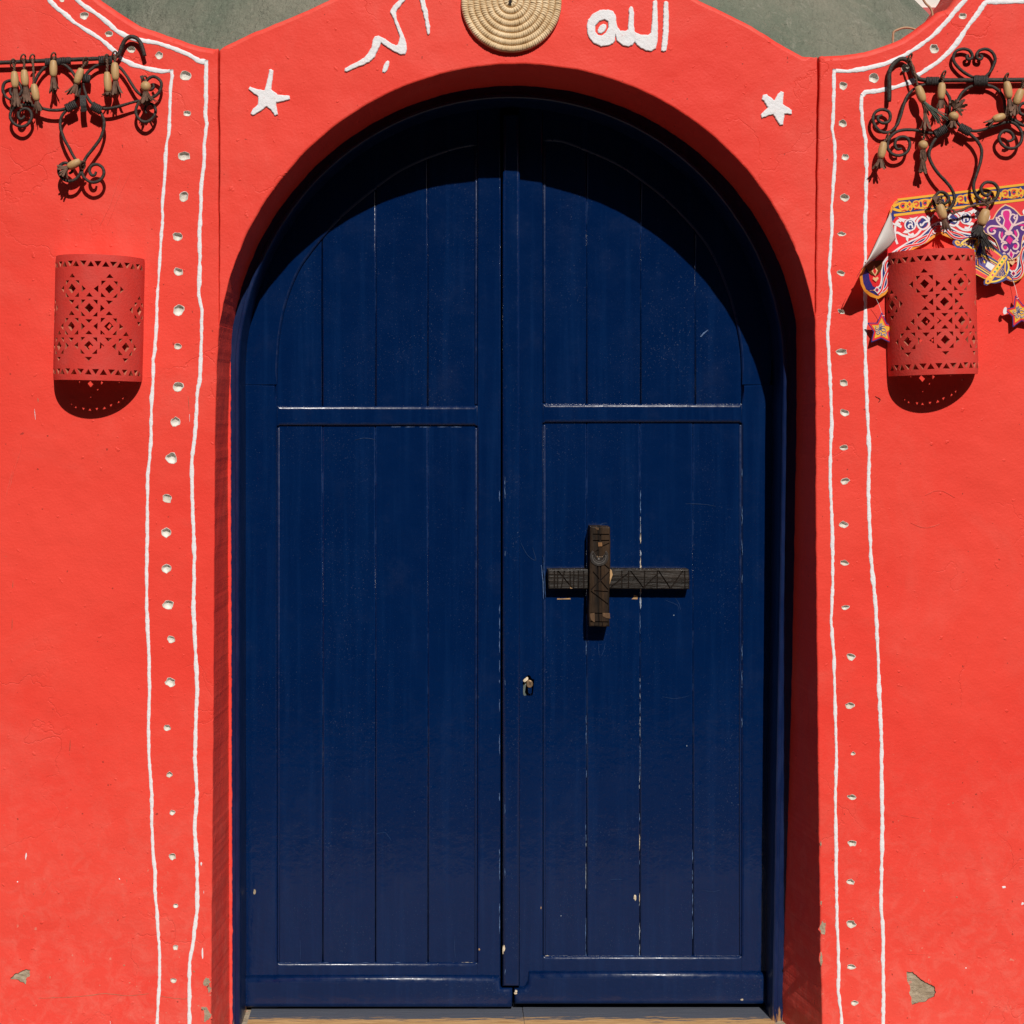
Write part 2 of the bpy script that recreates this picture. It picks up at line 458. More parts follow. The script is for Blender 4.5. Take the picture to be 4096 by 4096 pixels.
def ribbon(path, widths, proud, place, dome=True):
    """raised band of plaster / paint along a 2-D pixel path; cross-section is a low dome"""
    n = len(path); V = []; F = []
    prof = [(-1, 0), (-.92, .6), (-.7, .95), (0, 1), (.7, .95), (.92, .6), (1, 0)]
    for i in range(n):
        a, b = path[max(0, i - 1)], path[min(n - 1, i + 1)]
        dx, dy = b[0] - a[0], b[1] - a[1]; L = math.hypot(dx, dy) or 1
        nx, ny = -dy / L, dx / L; wd = widths[i] / 2
        e = min(1, min(i, n - 1 - i) / 1.0)
        for s, h in prof:
            j = wob(path[i][0] + s * 40, path[i][1], 30, .10 * wd, 3) if abs(s) == 1 else 0
            V.append(place(path[i][0] + nx * (wd * s + j), path[i][1] + ny * (wd * s + j), -proud * h * (.5 + .5 * e)))
    m = len(prof)
    for i in range(n - 1):
        for k in range(m - 1):
            F.append((i * m + k, i * m + k + 1, (i + 1) * m + k + 1, (i + 1) * m + k))
    F.append(tuple(range(m))); F.append(tuple((n - 1) * m + k for k in reversed(range(m))))
    return V, F

# ---------------------------------------------------------------- ground and added sky blocker
def sheet(name, x0, x1, y0, y1, z, mat):
    n = 24; V = []; F = []
    for j in range(n + 1):
        for i in range(n + 1): V.append((x0 + (x1 - x0) * i / n, y0 + (y1 - y0) * j / n, z))
    for j in range(n):
        for i in range(n): a = j * (n + 1) + i; F.append((a, a + 1, a + n + 2, a + n + 1))
    return mesh(name, V, F, mat, kind='structure')
sheet('road', -150, 150, -150, 150, -.215, M['road'])
sheet('pavement', -9, 9, -1.45, .6, -.2, M['pave'])
V = []; F = []
nx, ny = 60, 8
for j in range(ny + 1):
    for i in range(nx + 1):
        x = -75 + 150 * i / nx; t = j / ny
        h = (13.5 + 1.2 * mnoise.noise(Vector((x * .11, 3, 0)))) * (1 - (1 - t) ** 1.35)
        V.append((x, -12.5 - 7 * t + .8 * mnoise.noise(Vector((x * .2, t * 3, 5))), -.25 + h))
for j in range(ny):
    for i in range(nx): a = j * (nx + 1) + i; F.append((a, a + nx + 1, a + nx + 2, a + 1))
mesh('unseen_sky_blocker', V, F, M['blocker'], kind='structure')  # made-up dark slope added out of view to hold back sky light

# ---------------------------------------------------------------- red wall
def blob(cx, cy, rx, ry, n=12, jit=.16, rot=0):
    a0 = random.random() * 6; out = []
    for i in range(n):
        a = 2 * math.pi * i / n; r = 1 + random.uniform(-jit, jit)
        x, y = rx * r * math.cos(a), ry * r * math.sin(a)
        out.append((cx + x * math.cos(rot) - y * math.sin(rot), cy + x * math.sin(rot) + y * math.cos(rot)))
    return out

wall = thing('painted_wall', 'bright red plaster wall with a white bordered pilaster each side of the arched doorway', 'wall', W(2071, 4340, .13))
def wall_piece(name, outline, rad, holes, shift):
    p = resample(outline, 14, True)
    p = [(x + wob(x, y, 60, 2.2, 1) + wob(x, y, 14, .9, 9), y + wob(x, y, 60, 2.2, 2) + wob(x, y, 14, .9, 8)) if -300 < x < 4400 else (x, y) for x, y in p]
    p = ccw(p); n = len(p); ds = [rad(x, y) for x, y in p]
    K = 4; rings = [(p, [.255] * n, True), (p, [d / S for d in ds], False)]
    for k in range(1, K + 1):
        a = math.pi / 2 * k / K
        rings.append((inset_v(p, [d * (1 - math.cos(a)) for d in ds]), [d / S * (1 - math.sin(a)) for d in ds], False))
    V = []; F = []; sm = []; fm = []
    for q, ys, back in rings:
        for (x, y), dep in zip(q, ys):
            sx, sy = shift(x, y) if back else (0, 0)
            a = W(x + sx, y + sy, 0); V.append(Vector((a.x, dep, a.z)))
    for r in range(len(rings) - 1):
        for i in range(n):
            j = (i + 1) % n
            F.append((r * n + i, r * n + j, (r + 1) * n + j, (r + 1) * n + i)); sm.append(r > 0); fm.append(1 if ds[i] >= 18 else 0)
    top = rings[-1][0]
    pts = []
    V2, F2, T, *_ = regions(top, [(h, None) for h in holes], lambda x, y, h: W(x, y, 0), 0.0, pts)
    b = len(V); V += V2; F += [tuple(i + b for i in f) for f in F2]; sm += [False] * len(F2); fm += [0] * len(F2)
    return mesh(name, V, F, None, wall, smooth=sm, mats=[M['red'], M['redfade']], fm=fm)

LD = [(336,63,18),(435,135,15),(525,198,17),(637,221,15),(742,303,22),(748,453,15),(737,624,22),(735,787,19),(249,-3,11),
      (711,947,21),(712,1087,18),(715,1240,22),(711,1384,14),(711,1546,21),(702,1687,18),(685,1834,21),(670,1993,19),(666,2131,20),
      (666,2275,19),(674,2419,21),(685,2557,15),(681,2729,20),(668,2911,14),(678,3098,13),(689,3250,11),(690,3426,14),(703,3623,11),
      (702,3790,10),(693,3922,12)]
RD = [(3373,344,16),(3371,493,18),(3381,628,14),(3378,791,17),(3497,313,21),(3621,273,17),(3737,195,19),(3850,65,15),(3366,936,15),
      (3363,1092,16),(3365,1246,14),(3366,1409,20),(3375,1531,16),(3377,1651,17),(3377,1791,16),(3379,1925,17),(3375,2099,16),
      (3377,2251,16),(3381,2430,15),(3403,2627,17),(3400,2822,18),(3413,3014,9),(3407,3188,16),(3409,3373,17),(3402,3527,15),
      (3404,3697,18),(3405,3868,15),(3417,4013,14)]
def dots(L, side):
    out = []
    for x, y, r in L:
        if side == 'r' and y > 850:
            out.append(blob(x, y, r, r * random.uniform(.58, .82), 12, .18, random.uniform(-.2, .45)))
        else: out.append(blob(x, y, r * .95, r * random.uniform(.78, 1.0), 12, .16))
    return out
LH, RH = dots(LD, 'l'), dots(RD, 'r')
PATCH_R = [(3627,3886),(3650,3890),(3672,3905),(3690,3922),(3715,3935),(3738,3945),(3742,3968),(3738,3985),(3712,3995),(3705,4008),
           (3675,4010),(3648,4020),(3645,4000),(3638,3970),(3642,3948),(3630,3925)]
PATCH_L = [(40,3916),(60,3898),(85,3885),(105,3876),(120,3882),(118,3905),(106,3915),(102,3936),(82,3926),(62,3916)]
def rad_p(x, y):
    if y < 420 and not (860 < x < 890 or 3260 < x < 3290): return 24
    return 7
lp = [(-2200,-420),(150,-420),(215,-250),(300,-100),(405,0),(470,45),(560,100),(700,150),(800,182),(872,193),(874,700),(876,1285),(878.6,1303),(876,1322),
      (867,1461),(861,1750),(857,2400),(853,3000),(847,3760),(845,4096),(845,4345),(-2200,4345)]
rp = [(3279,226),(3300,221),(3370,217),(3462,205),(3544,178),(3607,153),(3660,118),(3710,79),(3751,45),(3793,30),(3814,0),(3880,-90),(3940,-220),
      (3990,-420),(6400,-420),(6400,4345),(3290,4345),(3288,4096),(3281,3760),(3272,3000),(3264,2200),(3262,1461),(3260,1290),(3258.4,1266),(3263,1245),
      (3270,700)]
arc = []
for k in range(121):
    a = math.pi * (1 - k / 120)
    x, y = 2071 + 1203 * math.cos(a), 1461 - 1203 * math.sin(a)
    if y < (1302 if x < 2071 else 1264): arc.append((x, y))
ap = [(877,1303),(879,700),(879,200),(900,180),(1024,121),(1180,59),(1310,0),(1450,-70),(1650,-190),(1800,-300),(1950,-370),(2060,-385),(2200,-360),
      (2350,-280),(2500,-180),(2650,-90),(2800,0),(2902,47),(3009,101),(3110,165),(3211,222),(3258,230),(3270,228),(3264,700),(3259,1265)] + arc[::-1]
def rad_a(x, y):
    if x < 1000 and y > 1000: return max(.25, min(4, .3 * (2071 - math.sqrt(max(0, 1203 ** 2 - (y - 1461) ** 2)) - 878)))
    if x > 3150 and y > 1000: return max(.25, min(4, .3 * (3261 - 2071 - math.sqrt(max(0, 1203 ** 2 - (y - 1461) ** 2)))))
    if x < 895 or x > 3240: return 4
    return 20 if y < 232 and math.hypot(x - 2071, y - 1461) > 1260 else 9
shl = lambda x, y: (0 if x < 800 or y < 1295 else (17 + 28 * max(0, min(1, (y - 1900) / 2200))), 0)
shr = lambda x, y: (0 if x > 3400 or y < 1258 else -13 - 78 * max(0, min(1, (y - 1484) / 2600)) ** 1.6, 0)
def ragged(P): return [(x + wob(x, y, 7, 5, 1), y + wob(x, y, 7, 5, 2)) for x, y in resample(P, 7, True)]
PATCH_L, PATCH_R = ragged(PATCH_L), ragged(PATCH_R)
wall_piece('pilaster', lp, rad_p, LH + [PATCH_L], shl)
wall_piece('pilaster', rp, rad_p, RH + [PATCH_R], shr)
def sha(x, y):
    dx, dy = 2071 - x, 1461 - y; L = math.hypot(dx, dy) or 1
    if abs(L - 1203) > 12: return (0, 0)
    k = 33 - (16 if x < 2071 else 20) * min(1, abs(dx) / 1190) ** 3
    return (dx / L * k, dy / L * k)
wall_piece('arch_panel', ap, rad_a, [], sha)
# lip of red paint lapping on to the frame at the inner corner of the left reveal
for side, x0, x1 in (('l', 874, 882),):
    V = []; F = []
    ys = list(range(1300, 4335, 9))
    for i, y in enumerate(ys):
        t = max(0, (y - 1484) / 2600); x = x0 + (x1 - x0) * t
        wd = (8.5 if side == 'l' else 2.5) + wob(y, 3, 40, 3, 1) + wob(y, 5, 11, 2, 2); s_ = 1 if side == 'l' else -1
        for dx, dy in ((-4 * s_, 0), (wd * .6 * s_, -.0008), (wd * s_, .0004), (wd * s_, .003)):
            p_ = W(x + dx, y, 0); V.append(Vector((p_.x, .1845 + dy, p_.z)))
    for i in range(len(ys) - 1):
        for k in range(3): F.append((4 * i + k, 4 * i + k + 1, 4 * i + 5 + k, 4 * i + 4 + k))
    mesh('paint_lip', V, F, M['red'], wall, smooth=True)

def cup(poly, depth, mat, name, proud=.0006, grow=1.09):
    cx = sum(p[0] for p in poly) / len(poly); cy = sum(p[1] for p in poly) / len(poly)
    prof = [(grow, -proud * .2), (1.04, -proud), (.98, 0), (.86, depth * .45), (.62, depth * .85), (.3, depth)]
    V = []; F = []; n = len(poly)
    for s, y in prof:
        for i, (x, yy) in enumerate(poly):
            j = 1 + (random.uniform(-.06, .06) if s == grow else 0)
            V.append(W(cx + (x - cx) * s * j, cy + (yy - cy) * s * j, 0) + Vector((0, y + (.0006 * random.uniform(-1, 1) if 0 < y else 0), 0)))
    for r in range(len(prof) - 1):
        for i in range(n): F.append((r * n + i, r * n + (i + 1) % n, (r + 1) * n + (i + 1) % n, (r + 1) * n + i))
    F.append(tuple((len(prof) - 1) * n + i for i in range(n)))
    return mesh(name, V, F, mat, wall, smooth=True)
for h in LH + RH:
    b = bbox(h); cup(h, (b[2] - b[0]) / S * random.uniform(.28, .45), M['pit'], 'painted_dimple')
def patch(poly, depth=.004):
    b = bbox(poly); q = ccw(poly); V2, F2, T, *_ = regions(inset(q, -1.5), [], lambda x, y, h: W(x, y, 0) + Vector((0, depth + .0018 * mnoise.noise(Vector((x / 14, y / 14, 0))), 0)), 0.0,
        [(x + .1, y + .1) for x in range(int(b[0]), int(b[2]), 7) for y in range(int(b[1]), int(b[3]), 7) if inside((x + .1, y + .1), q)])
    n = len(q); V = V2 + [W(x, y, 0.0004) for x, y in q] + [W(x, y, depth + .002) for x, y in q]; b0 = len(V2)
    F = F2 + [(b0 + i, b0 + (i + 1) % n, b0 + n + (i + 1) % n, b0 + n + i) for i in range(n)]
    mesh('plaster_patch', V, F, M['plaster'], wall)
patch(PATCH_R); patch(PATCH_L)
# chips knocked off the arrises of the doorway and paint flecks on the face
def fleck(poly, mat, name, proud=.0012):
    q = ccw(poly); n = len(q); i1 = inset(q, 1.2)
    V = [W(x, y, .0002) for x, y in q] + [W(x, y, 0) - Vector((0, proud, 0)) for x, y in i1]
    F = [(i, (i + 1) % n, n + (i + 1) % n, n + i) for i in range(n)] + [tuple(n + i for i in range(n))]
    mesh(name, V, F, mat, wall)
for x, y, rx, ry in ((3292,3710,12,25),(3285,3833,6,25),(3284,3612,4,10),(826,3928,13,21),(828,4058,16,28),(836,3955,7,15),(3283,3376,3,12),(812,4033,8,7)):
    fleck(blob(x, y, rx * 1.35, ry * 1.25, 15, .30), M['redfade'], 'chipped_edge', .0005); fleck(blob(x, y, rx, ry, 17, .34), M['plaster'], 'chipped_edge', .0012)
for x, y, rx, ry in ((104,3425,4,16),(96,3664,3,6),(478,3516,4,4),(507,3522,2,9),(497,3861,6,4),(70,3527,4,4),(810,3810,4,28),(805,3455,4,9),(200,3910,4,7),(776,3886,7,5),
                     (51,2340,2,22),(48,2500,2,40),(280,2985,2,38),(24,2225,2,4),(140,1660,2,30),(152,1600,3,12),(754,1610,2,45),(758,1670,2,20),(815,3570,2,8),
                     (3827,3588,6,4),(4015,3548,11,6),(4090,3615,8,7),(3864,3872,4,3),(3848,1520,2,3),(3812,3212,3,4),(441,4090,2,10),(3908,1395,4,4),(3926,1340,3,3)):
    fleck(blob(x, y, max(1.6, rx * .8), max(2, ry * .85), 9, .3, random.uniform(-.12, .12)), M['white' if random.random() < .5 else 'rim'], 'paint_fleck', .0006)

def scratch(parent, path, wd, mat, dep=0.0, name='scratch'):
    P = smooth_path(path, 5); P = [(x + wob(y, x, 9, 1.6, 3), y + wob(x, y, 9, 1.6, 4)) for x, y in P]; n = len(P); V = []
    for i, (x, y) in enumerate(P):
        a, b = P[max(0, i - 1)], P[min(n - 1, i + 1)]; L = math.hypot(b[0] - a[0], b[1] - a[1]) or 1
        ww = wd * (.35 + .65 * math.sin(math.pi * (i + .5) / n)) * random.uniform(.6, 1.1) / 2
        for s in (-1, 1): V.append(W(x - s * ww * (b[1] - a[1]) / L, y + s * ww * (b[0] - a[0]) / L, dep) - Vector((0, .0009, 0)))
    mesh(name, V, [(2 * i, 2 * i + 1, 2 * i + 3, 2 * i + 2) for i in range(n - 1)], M[mat], parent)
for path, wd, mt in (([(155,3992),(259,3989),(352,3982),(424,3974),(518,3982),(595,3974)],3.2,'rim'),([(640,3982),(680,3990),(740,3995),(766,3977)],3,'rim'),([(75,1820),(55,1890),(38,1960)],5,'redfade'),([(58,1850),(40,1920),(22,1995)],5,'redfade'),
                     ([(90,1760),(82,1800),(70,1850)],4,'redfade'),([(3628,3816),(3670,3817),(3712,3818)],3,'redfade'),([(3603,3260),(3640,3266),(3678,3273)],3,'redfade'),([(545,3950),(556,3850),(585,3780)],2.4,'redfade'),
                     ([(160,3600),(185,3560),(207,3522)],2.6,'redfade'),([(3500,1585),(3520,1598),(3513,1610)],4,'dark'),([(3880,3480),(3896,3476),(3912,3480)],4,'redfade'),([(3700,1980),(3760,1960),(3820,1990)],7,'redfade'),
                     ([(3640,2090),(3700,2110),(3760,2095)],6,'redfade'),([(480,700),(440,820),(400,900)],5,'redfade'),([(520,690),(470,800),(430,900)],4,'redfade')):
    scratch(wall, path, wd, mt)
# white raised border lines
LA = [(170,-40),(198,0),(228,33),(261,58),(298,91),(345,121),(405,158),(433,182),(466,214),(489,238),(536,261),(606,279),(647,286),(680,284)]
LA2 = [(686,278),(689,303),(682,354),(680,419),(678,489),(675,536),(664,596),(661,675),(657,736),(650,801),(650,900),(646,931),(635,1111),(628,1204),(626,1296),(619,1406),
       (613,1437),(613,1516),(606,1604),(604,1750),(600,1820),(591,1900),(589,2120),(587,2300),(587,2438),(596,2620),(598,2756),(594,2900),(596,3032),(608,3180),(607,3303),(613,3422),
       (621,3490),(620,3562),(629,3666),(639,3821),(638,3925),(630,4060),(628,4130)]
LB = [(285,-30),(310,0),(335,23),(387,56),(433,93),(466,123),(503,144),(559,161),(629,172),(699,196),(755,219),(797,245),(822,248)]
LB2 = [(826,240),(824,279),(824,373),(822,466),(827,494),(817,582),(817,652),(804,745),(804,838),(797,944),(800,1032),(795,1182),(808,1239),(807,1305),(804,1406),(800,1516),(789,1573),
       (784,1692),(776,1770),(767,1844),(768,1950),(770,2014),(778,2226),(774,2438),(782,2600),(789,2756),(783,2900),(780,3032),(788,3180),(779,3319),(787,3422),(789,3510),(789,3640),(771,3780),(758,3852),
       (758,3950),(757,4096),(757,4140)]
RC = [(3890,-40),(3861,0),(3834,29),(3793,79),(3731,145),(3669,190),(3607,228),(3536,257),(3462,275),(3391,286),(3342,283)]
RC2 = [(3337,276),(3335,331),(3335,414),(3329,518),(3339,580),(3339,663),(3333,725),(3327,829),(3327,917),(3316,1088),(3324,1166),(3317,1269),(3309,1331),(3317,1450),(3322,1554),(3327,1683),(3322,1800),
       (3320,1908),(3329,2120),(3331,2332),(3324,2480),(3335,2620),(3339,2756),(3342,2900),(3346,3032),(3341,3190),(3345,3409),(3344,3478),(3347,3617),(3348,3701),(3353,3780),(3355,3872),(3353,3965),(3365,4058),
       (3367,4130)]
RDL = [(6300,-10),(5400,8),(4700,-4),(4200,4),(4096,6),(4021,8),(3946,8),(3934,19),(3917,46),(3876,99),(3826,174),(3793,211),(3752,248),(3689,290),(3669,302),(3656,323),(3586,348),(3511,364),(3462,369),(3448,383)]
RDL2 = [(3446,376),(3445,435),(3451,497),(3462,559),(3464,621),(3466,683),(3464,745),(3464,803),(3461,881),(3461,1036),(3462,1217),(3459,1347),(3461,1424),(3464,1528),(3471,1683),(3477,1802),(3473,1972),(3483,2226),
        (3504,2438),(3513,2650),(3518,2800),(3526,2968),(3526,3100),(3529,3260),(3527,3432),(3524,3571),(3525,3640),(3532,3710),(3532,3803),(3532,3895),(3534,3988),(3532,4096),(3532,4140)]
def line(path, width, seed):
    p = resample(path, 9)
    p = [(x + wob(y, x, 22, 2.2, seed), y) for x, y in p]
    wd = [width * (1 + wob(x, y, 60, .45, seed + 1) + wob(x, y, 13, .32, seed + 2)) for x, y in p]
    V, F = ribbon(p, wd, .0022, lambda x, y, h: W(x, y, .0005) + Vector((0, h, 0)))
    mesh('painted_line', V, F, M['white'], wall, smooth=True)
for path, wd, sd in ((LA, 17, 1), (LA2, 13.5, 4), (LB, 18, 7), (LB2, 15.5, 10), (RC, 17, 13), (RC2, 13, 16), (RDL, 19, 19), (RDL2, 14.5, 22)):
    line(path, wd, sd)

# raised white stars and script
def relief(poly, name, h=.0045, holes=(), mat='white', grow=3.2):
    q = ccw(resample(poly, 5, True)); n = len(q)
    q = [(x + wob(x, y, 11, 2.4, 4), y + wob(x, y, 11, 2.4, 5)) for x, y in q]
    hs = [ccw(resample(hh, 5, True)) for hh in holes]
    V = []; F = []
    def wallring(p, sign):
        nn = len(p); b = len(V)
        rings = [(p, .0006), (p, -h * .55), (inset(p, sign * grow * .5), -h * .85), (inset(p, sign * grow), -h)]
        for r, y in rings: V.extend(W(a, c, 0) + Vector((0, y, 0)) for a, c in r)
        for k in range(3):
            for i in range(nn): F.append((b + k * nn + i, b + k * nn + (i + 1) % nn, b + (k + 1) * nn + (i + 1) % nn, b + (k + 1) * nn + i))
        return rings[-1][0]
    out = wallring(q, 1); ho = [wallring(hh, -1) for hh in hs]
    V2, F2, *_ = regions(out, [(x, None) for x in ho], lambda x, y, z: W(x, y, 0) - Vector((0, h, 0)))
    b = len(V); V += V2; F += [tuple(i + b for i in f) for f in F2]
    mesh(name, V, F, M[mat], wall)
z3 = lambda L: [(900 + x * .6211, y * .6211) for x, y in L]
z4 = lambda L: [(2000 + x * .6729, y * .6729) for x, y in L]
relief(z3([(285,452),(300,447),(313,455),(312,490),(302,540),(298,575),(340,612),(380,615),(415,617),(420,640),(375,655),(330,663),(332,690),(342,740),(322,748),(300,715),(270,688),(225,720),(180,745),(166,735),(170,715),
       (210,675),(215,625),(180,600),(150,575),(160,560),(210,575),(255,583),(268,540)]), 'plaster_star')
relief(z4([(1560,565),(1585,563),(1630,597),(1655,555),(1668,542),(1686,550),(1680,620),(1735,655),(1732,680),(1690,678),(1682,745),(1660,745),(1622,682),(1590,690),(1555,705),(1550,680),(1590,640),(1572,610),(1555,590)]), 'plaster_star')
relief(z4([(972,14),(985,9),(999,14),(1003,100),(1002,190),(996,260),(988,302),(972,310),(955,304),(962,250),(968,180),(970,90)]), 'letter_stroke')
relief(z4([(908,8),(922,2),(934,8),(936,90),(938,180),(936,250),(925,290),(900,305),(870,302),(840,290),(815,270),(800,250),(785,272),(762,279),(735,274),(712,262),(695,240),(682,205),(684,240),(670,262),(640,274),(600,278),
           (560,262),(535,235),(520,205),(515,160),(522,120),(545,88),(590,62),(640,57),(672,68),(687,90),(692,130),(700,165),(715,183),(740,185),(760,178),(764,110),(766,50),(776,39),(789,44),(795,75),(795,150),(800,190),(820,202),
           (850,208),(880,210),(896,195),(903,120)]), 'letter_stroke',
       holes=[z4([(566,155),(590,128),(620,118),(642,130),(644,165),(628,195),(605,213),(582,210),(566,190)])])
relief(z4([(580,180),(590,158),(612,142),(630,148),(633,165),(620,188),(600,201),(585,196)]), 'letter_stroke', .0035)
relief(z3([(1180,-60),(1200,-50),(1160,5),(1125,45),(1101,80),(1108,125),(1128,175),(1146,220),(1160,250),(1170,290),(1172,325),(1160,352),(1135,354),(1095,338),(1050,310),(1005,278),(1000,296),(982,330),(962,372),(930,402),(895,420),(840,440),
           (785,465),(770,462),(773,440),(810,420),(860,395),(895,375),(920,345),(945,300),(952,258),(966,235),(990,231),(1020,245),(1060,272),(1100,296),(1113,290),(1122,262),(1124,230),(1105,180),(1085,120),(1065,85),(1066,62),(1090,30),(1130,-5)]), 'letter_stroke')
relief(z3([(1035,398),(1048,391),(1058,400),(1057,425),(1046,452),(1030,468),(1014,468),(1014,448),(1025,420)]), 'letter_stroke', .0035)
relief(z3([(1245,-60),(1285,-60),(1290,20),(1305,70),(1312,130),(1322,175),(1318,220),(1308,226),(1298,200),(1290,150),(1275,80),(1258,20)]), 'letter_stroke')

# ---------------------------------------------------------------- dome, house and wire behind the wall
dc = W(1960, 1690, 3.05); dome_r = 2.60
V = []; F = []
cx, cy, cz = dc.x, 3.05, dc.z
nu, nv = 96, 40
for j in range(nv + 1):
    th = R(90) * j / nv * .985
    for i in range(nu):
        ph = 2 * math.pi * i / nu
        r = dome_r * (1 + .006 * mnoise.noise(Vector((math.cos(ph) * 3, math.sin(ph) * 3, th * 4))))
        V.append((cx + r * math.cos(th) * math.cos(ph), cy + r * math.cos(th) * math.sin(ph), cz + r * math.sin(th)))
for j in range(nv):
    for i in range(nu): F.append((j * nu + i, j * nu + (i + 1) % nu, (j + 1) * nu + (i + 1) % nu, (j + 1) * nu + i))
F.append(tuple(nv * nu + i for i in range(nu)))
dome = mesh('green_dome', V, F, M['green'], None, smooth=True, loc=(cx, cy, cz))
tag(dome, 'weathered grey green plaster dome rising behind the red wall', 'dome')
house = thing('white_house', 'white walled house with a pink base peeking out above the wall at the dome edge', 'house', (2.2, 6.3, 2.0))
def box(name, x0, x1, y0, y1, z0, z1, mat, parent):
    V = [(x, y, z) for z in (z0, z1) for y in (y0, y1) for x in (x0, x1)]
    return mesh(name, V, [(0,1,3,2),(4,6,7,5),(0,4,5,1),(2,3,7,6),(0,2,6,4),(1,5,7,3)], mat, parent)
zb = W(3740, 36, 6.0).z
box('wall', .9, 5.5, 6.0, 6.4, zb + .003, zb + 1.6, M['hwhite'], house)
box('base_course', .9, 5.5, 5.96, 6.4, 1.9, zb, M['hpink'], house)
wpts = [(3672,-40),(3700,10),(3720,30),(3728,48),(3731,70)]
V, F = tube([W(x, y, .12) for x, y in smooth_path(wpts, 4)], .0032, 6)
V2, F2 = tube([W(x, y, .12) for x, y in smooth_path([(3664,125),(3572,180),(3572,150),(3575,128),(3592,118),(3615,111),(3640,112),(3664,119),(3690,130)][1:], 4)], .0032, 6)
wo = thing('bent_wire', 'loop of tan wire poking up behind the red wall in front of the dome', 'wire', W(3572, 180, .12))
mesh('wire_strand', V, F, M['wire'], wo, smooth=True); mesh('wire_strand', V2, F2, M['wire'], wo, smooth=True)

# ---------------------------------------------------------------- door frame
YF, YD, YP = .187, .30, .309
frame = thing('door_frame', 'dark blue arched timber frame with worn feet set in the red doorway', 'door frame', W(2071, 4200, .3))
def frame_path(rad, xl0, xl1, xr0, xr1, bottom=4335):
    cxa, cya = 2057, 1461
    L = [(xl1, bottom), (xl1 * .7 + xl0 * .3, 3400), (xl0 * .7 + xl1 * .3, 2400)]
    A = [(cxa + rad * math.cos(math.pi * (1 - k / 64)), cya - rad * math.sin(math.pi * (1 - k / 64))) for k in range(65)]
    A[0] = (xl0, 1461); A[-1] = (xr0, 1461)
    for k in range(1, 12):
        t = k / 12; A[k] = (A[k][0] * t + (A[k][0] + xl0 - (cxa - rad)) * (1 - t), A[k][1])
        A[-1 - k] = (A[-1 - k][0] * t + (A[-1 - k][0] + xr0 - (cxa + rad)) * (1 - t), A[-1 - k][1])
    return L + A + [(xr0 * .7 + xr1 * .3, 2400), (xr1 * .7 + xr0 * .3, 3400), (xr1, bottom)]
def at(x, y, d): return Vector(((x - 2048) / S, d, (GZ - y) / S))
def sweep(name, pa, pb, prof, mat, parent, i0=0, i1=None, lean=0.0):
    i1 = len(pa) if i1 is None else i1
    V = []; F = []; m = len(prof)
    for (ax, ay), (bx, by) in zip(pa[i0:i1], pb[i0:i1]):
        for t, y in prof:
            x, z = ax + (bx - ax) * t, ay + (by - ay) * t
            V.append(at(x + wob(x, z, 50, 1.3, 6), z, y + wob(z, x, 60, .0008, 7) + (lean * max(0, (z - 1540) / 2600) if y < .3 else 0)))
    for i in range(i1 - i0 - 1):
        for k in range(m - 1): F.append((i * m + k, i * m + k + 1, (i + 1) * m + k + 1, (i + 1) * m + k))
    F.append(tuple(range(m))); F.append(tuple((i1 - i0 - 1) * m + k for k in range(m)))
    return mesh(name, V, F, mat, parent)
po = frame_path(1205, 845, 840, 3275, 3262); pi_ = frame_path(1121, 923, 926, 3190, 3155)
def dens(p): return resample(p, 30)
def dens2(a, b):
    oa, ob = [], []
    for (a0, a1, b0, b1) in zip(a, a[1:], b, b[1:]):
        k = max(1, int(math.hypot(a1[0] - a0[0], a1[1] - a0[1]) / 60))
        for i in range(k):
            t = i / k; oa.append((a0[0] + (a1[0] - a0[0]) * t, a0[1] + (a1[1] - a0[1]) * t)); ob.append((b0[0] + (b1[0] - b0[0]) * t, b0[1] + (b1[1] - b0[1]) * t))
    return oa + [a[-1]], ob + [b[-1]]
po, pi_ = dens2(po, pi_)
prof = [(0, .36), (0, YF + .002), (.72, YF), (.735, YF - .004), (.76, YF - .008), (.90, YF - .009), (.95, YF - .006), (.97, YF), (.99, YF + .006), (1.0, YF + .012), (1.0, .36)]
spring = [i for i, p in enumerate(po) if p[1] < 1540]
sweep('jamb', po, pi_, prof, M['frame'], frame, 0, spring[0] + 1)
sweep('arch_casing', po, pi_, prof, M['frame'], frame, spring[0], spring[-1] + 1)
sweep('jamb', po, pi_, prof, M['frame'], frame, spring[-1], len(po), .040)
# timber threshold in two lengths
def sill(x0, x1, zt):
    n = max(4, int((x1 - x0) / 40)); V = []; F = []
    cross = [(.46, zt), (.30, zt), (.225, zt - .0015), (.175, zt - .006), (.168, zt - .012), (.168, -.2), (.46, -.2)]
    for i in range(n + 1):
        x = x0 + (x1 - x0) * i / n
        for k, (y, z) in enumerate(cross):
            V.append(at(x, 0, y + (wob(x, k * 9, 40, .003, 2) if 0 < k < 5 else 0)) * 1.0)
            V[-1].z = z + (wob(x, y * 500, 45, .0016, 3) if 1 < k < 5 else 0)
    m = len(cross)
    for i in range(n):
        for k in range(m - 1): F.append((i * m + k, i * m + k + 1, (i + 1) * m + k + 1, (i + 1) * m + k))
    F.append(tuple(range(m))); F.append(tuple(n * m + k for k in range(m)))
    mesh('threshold', V, F, M['sill'], frame)
bed = box('mortar_bed', at(700, 0, 0).x, at(3420, 0, 0).x, .20, .46, -.2, -.1225, M['plaster'], None)
bed.parent = frame; bed.location = (0, 0, 0)
for v_ in bed.data.vertices: v_.co -= WL[frame.name]
sill(948, 2112, -.117); sill(2115, 3168, -.1165)

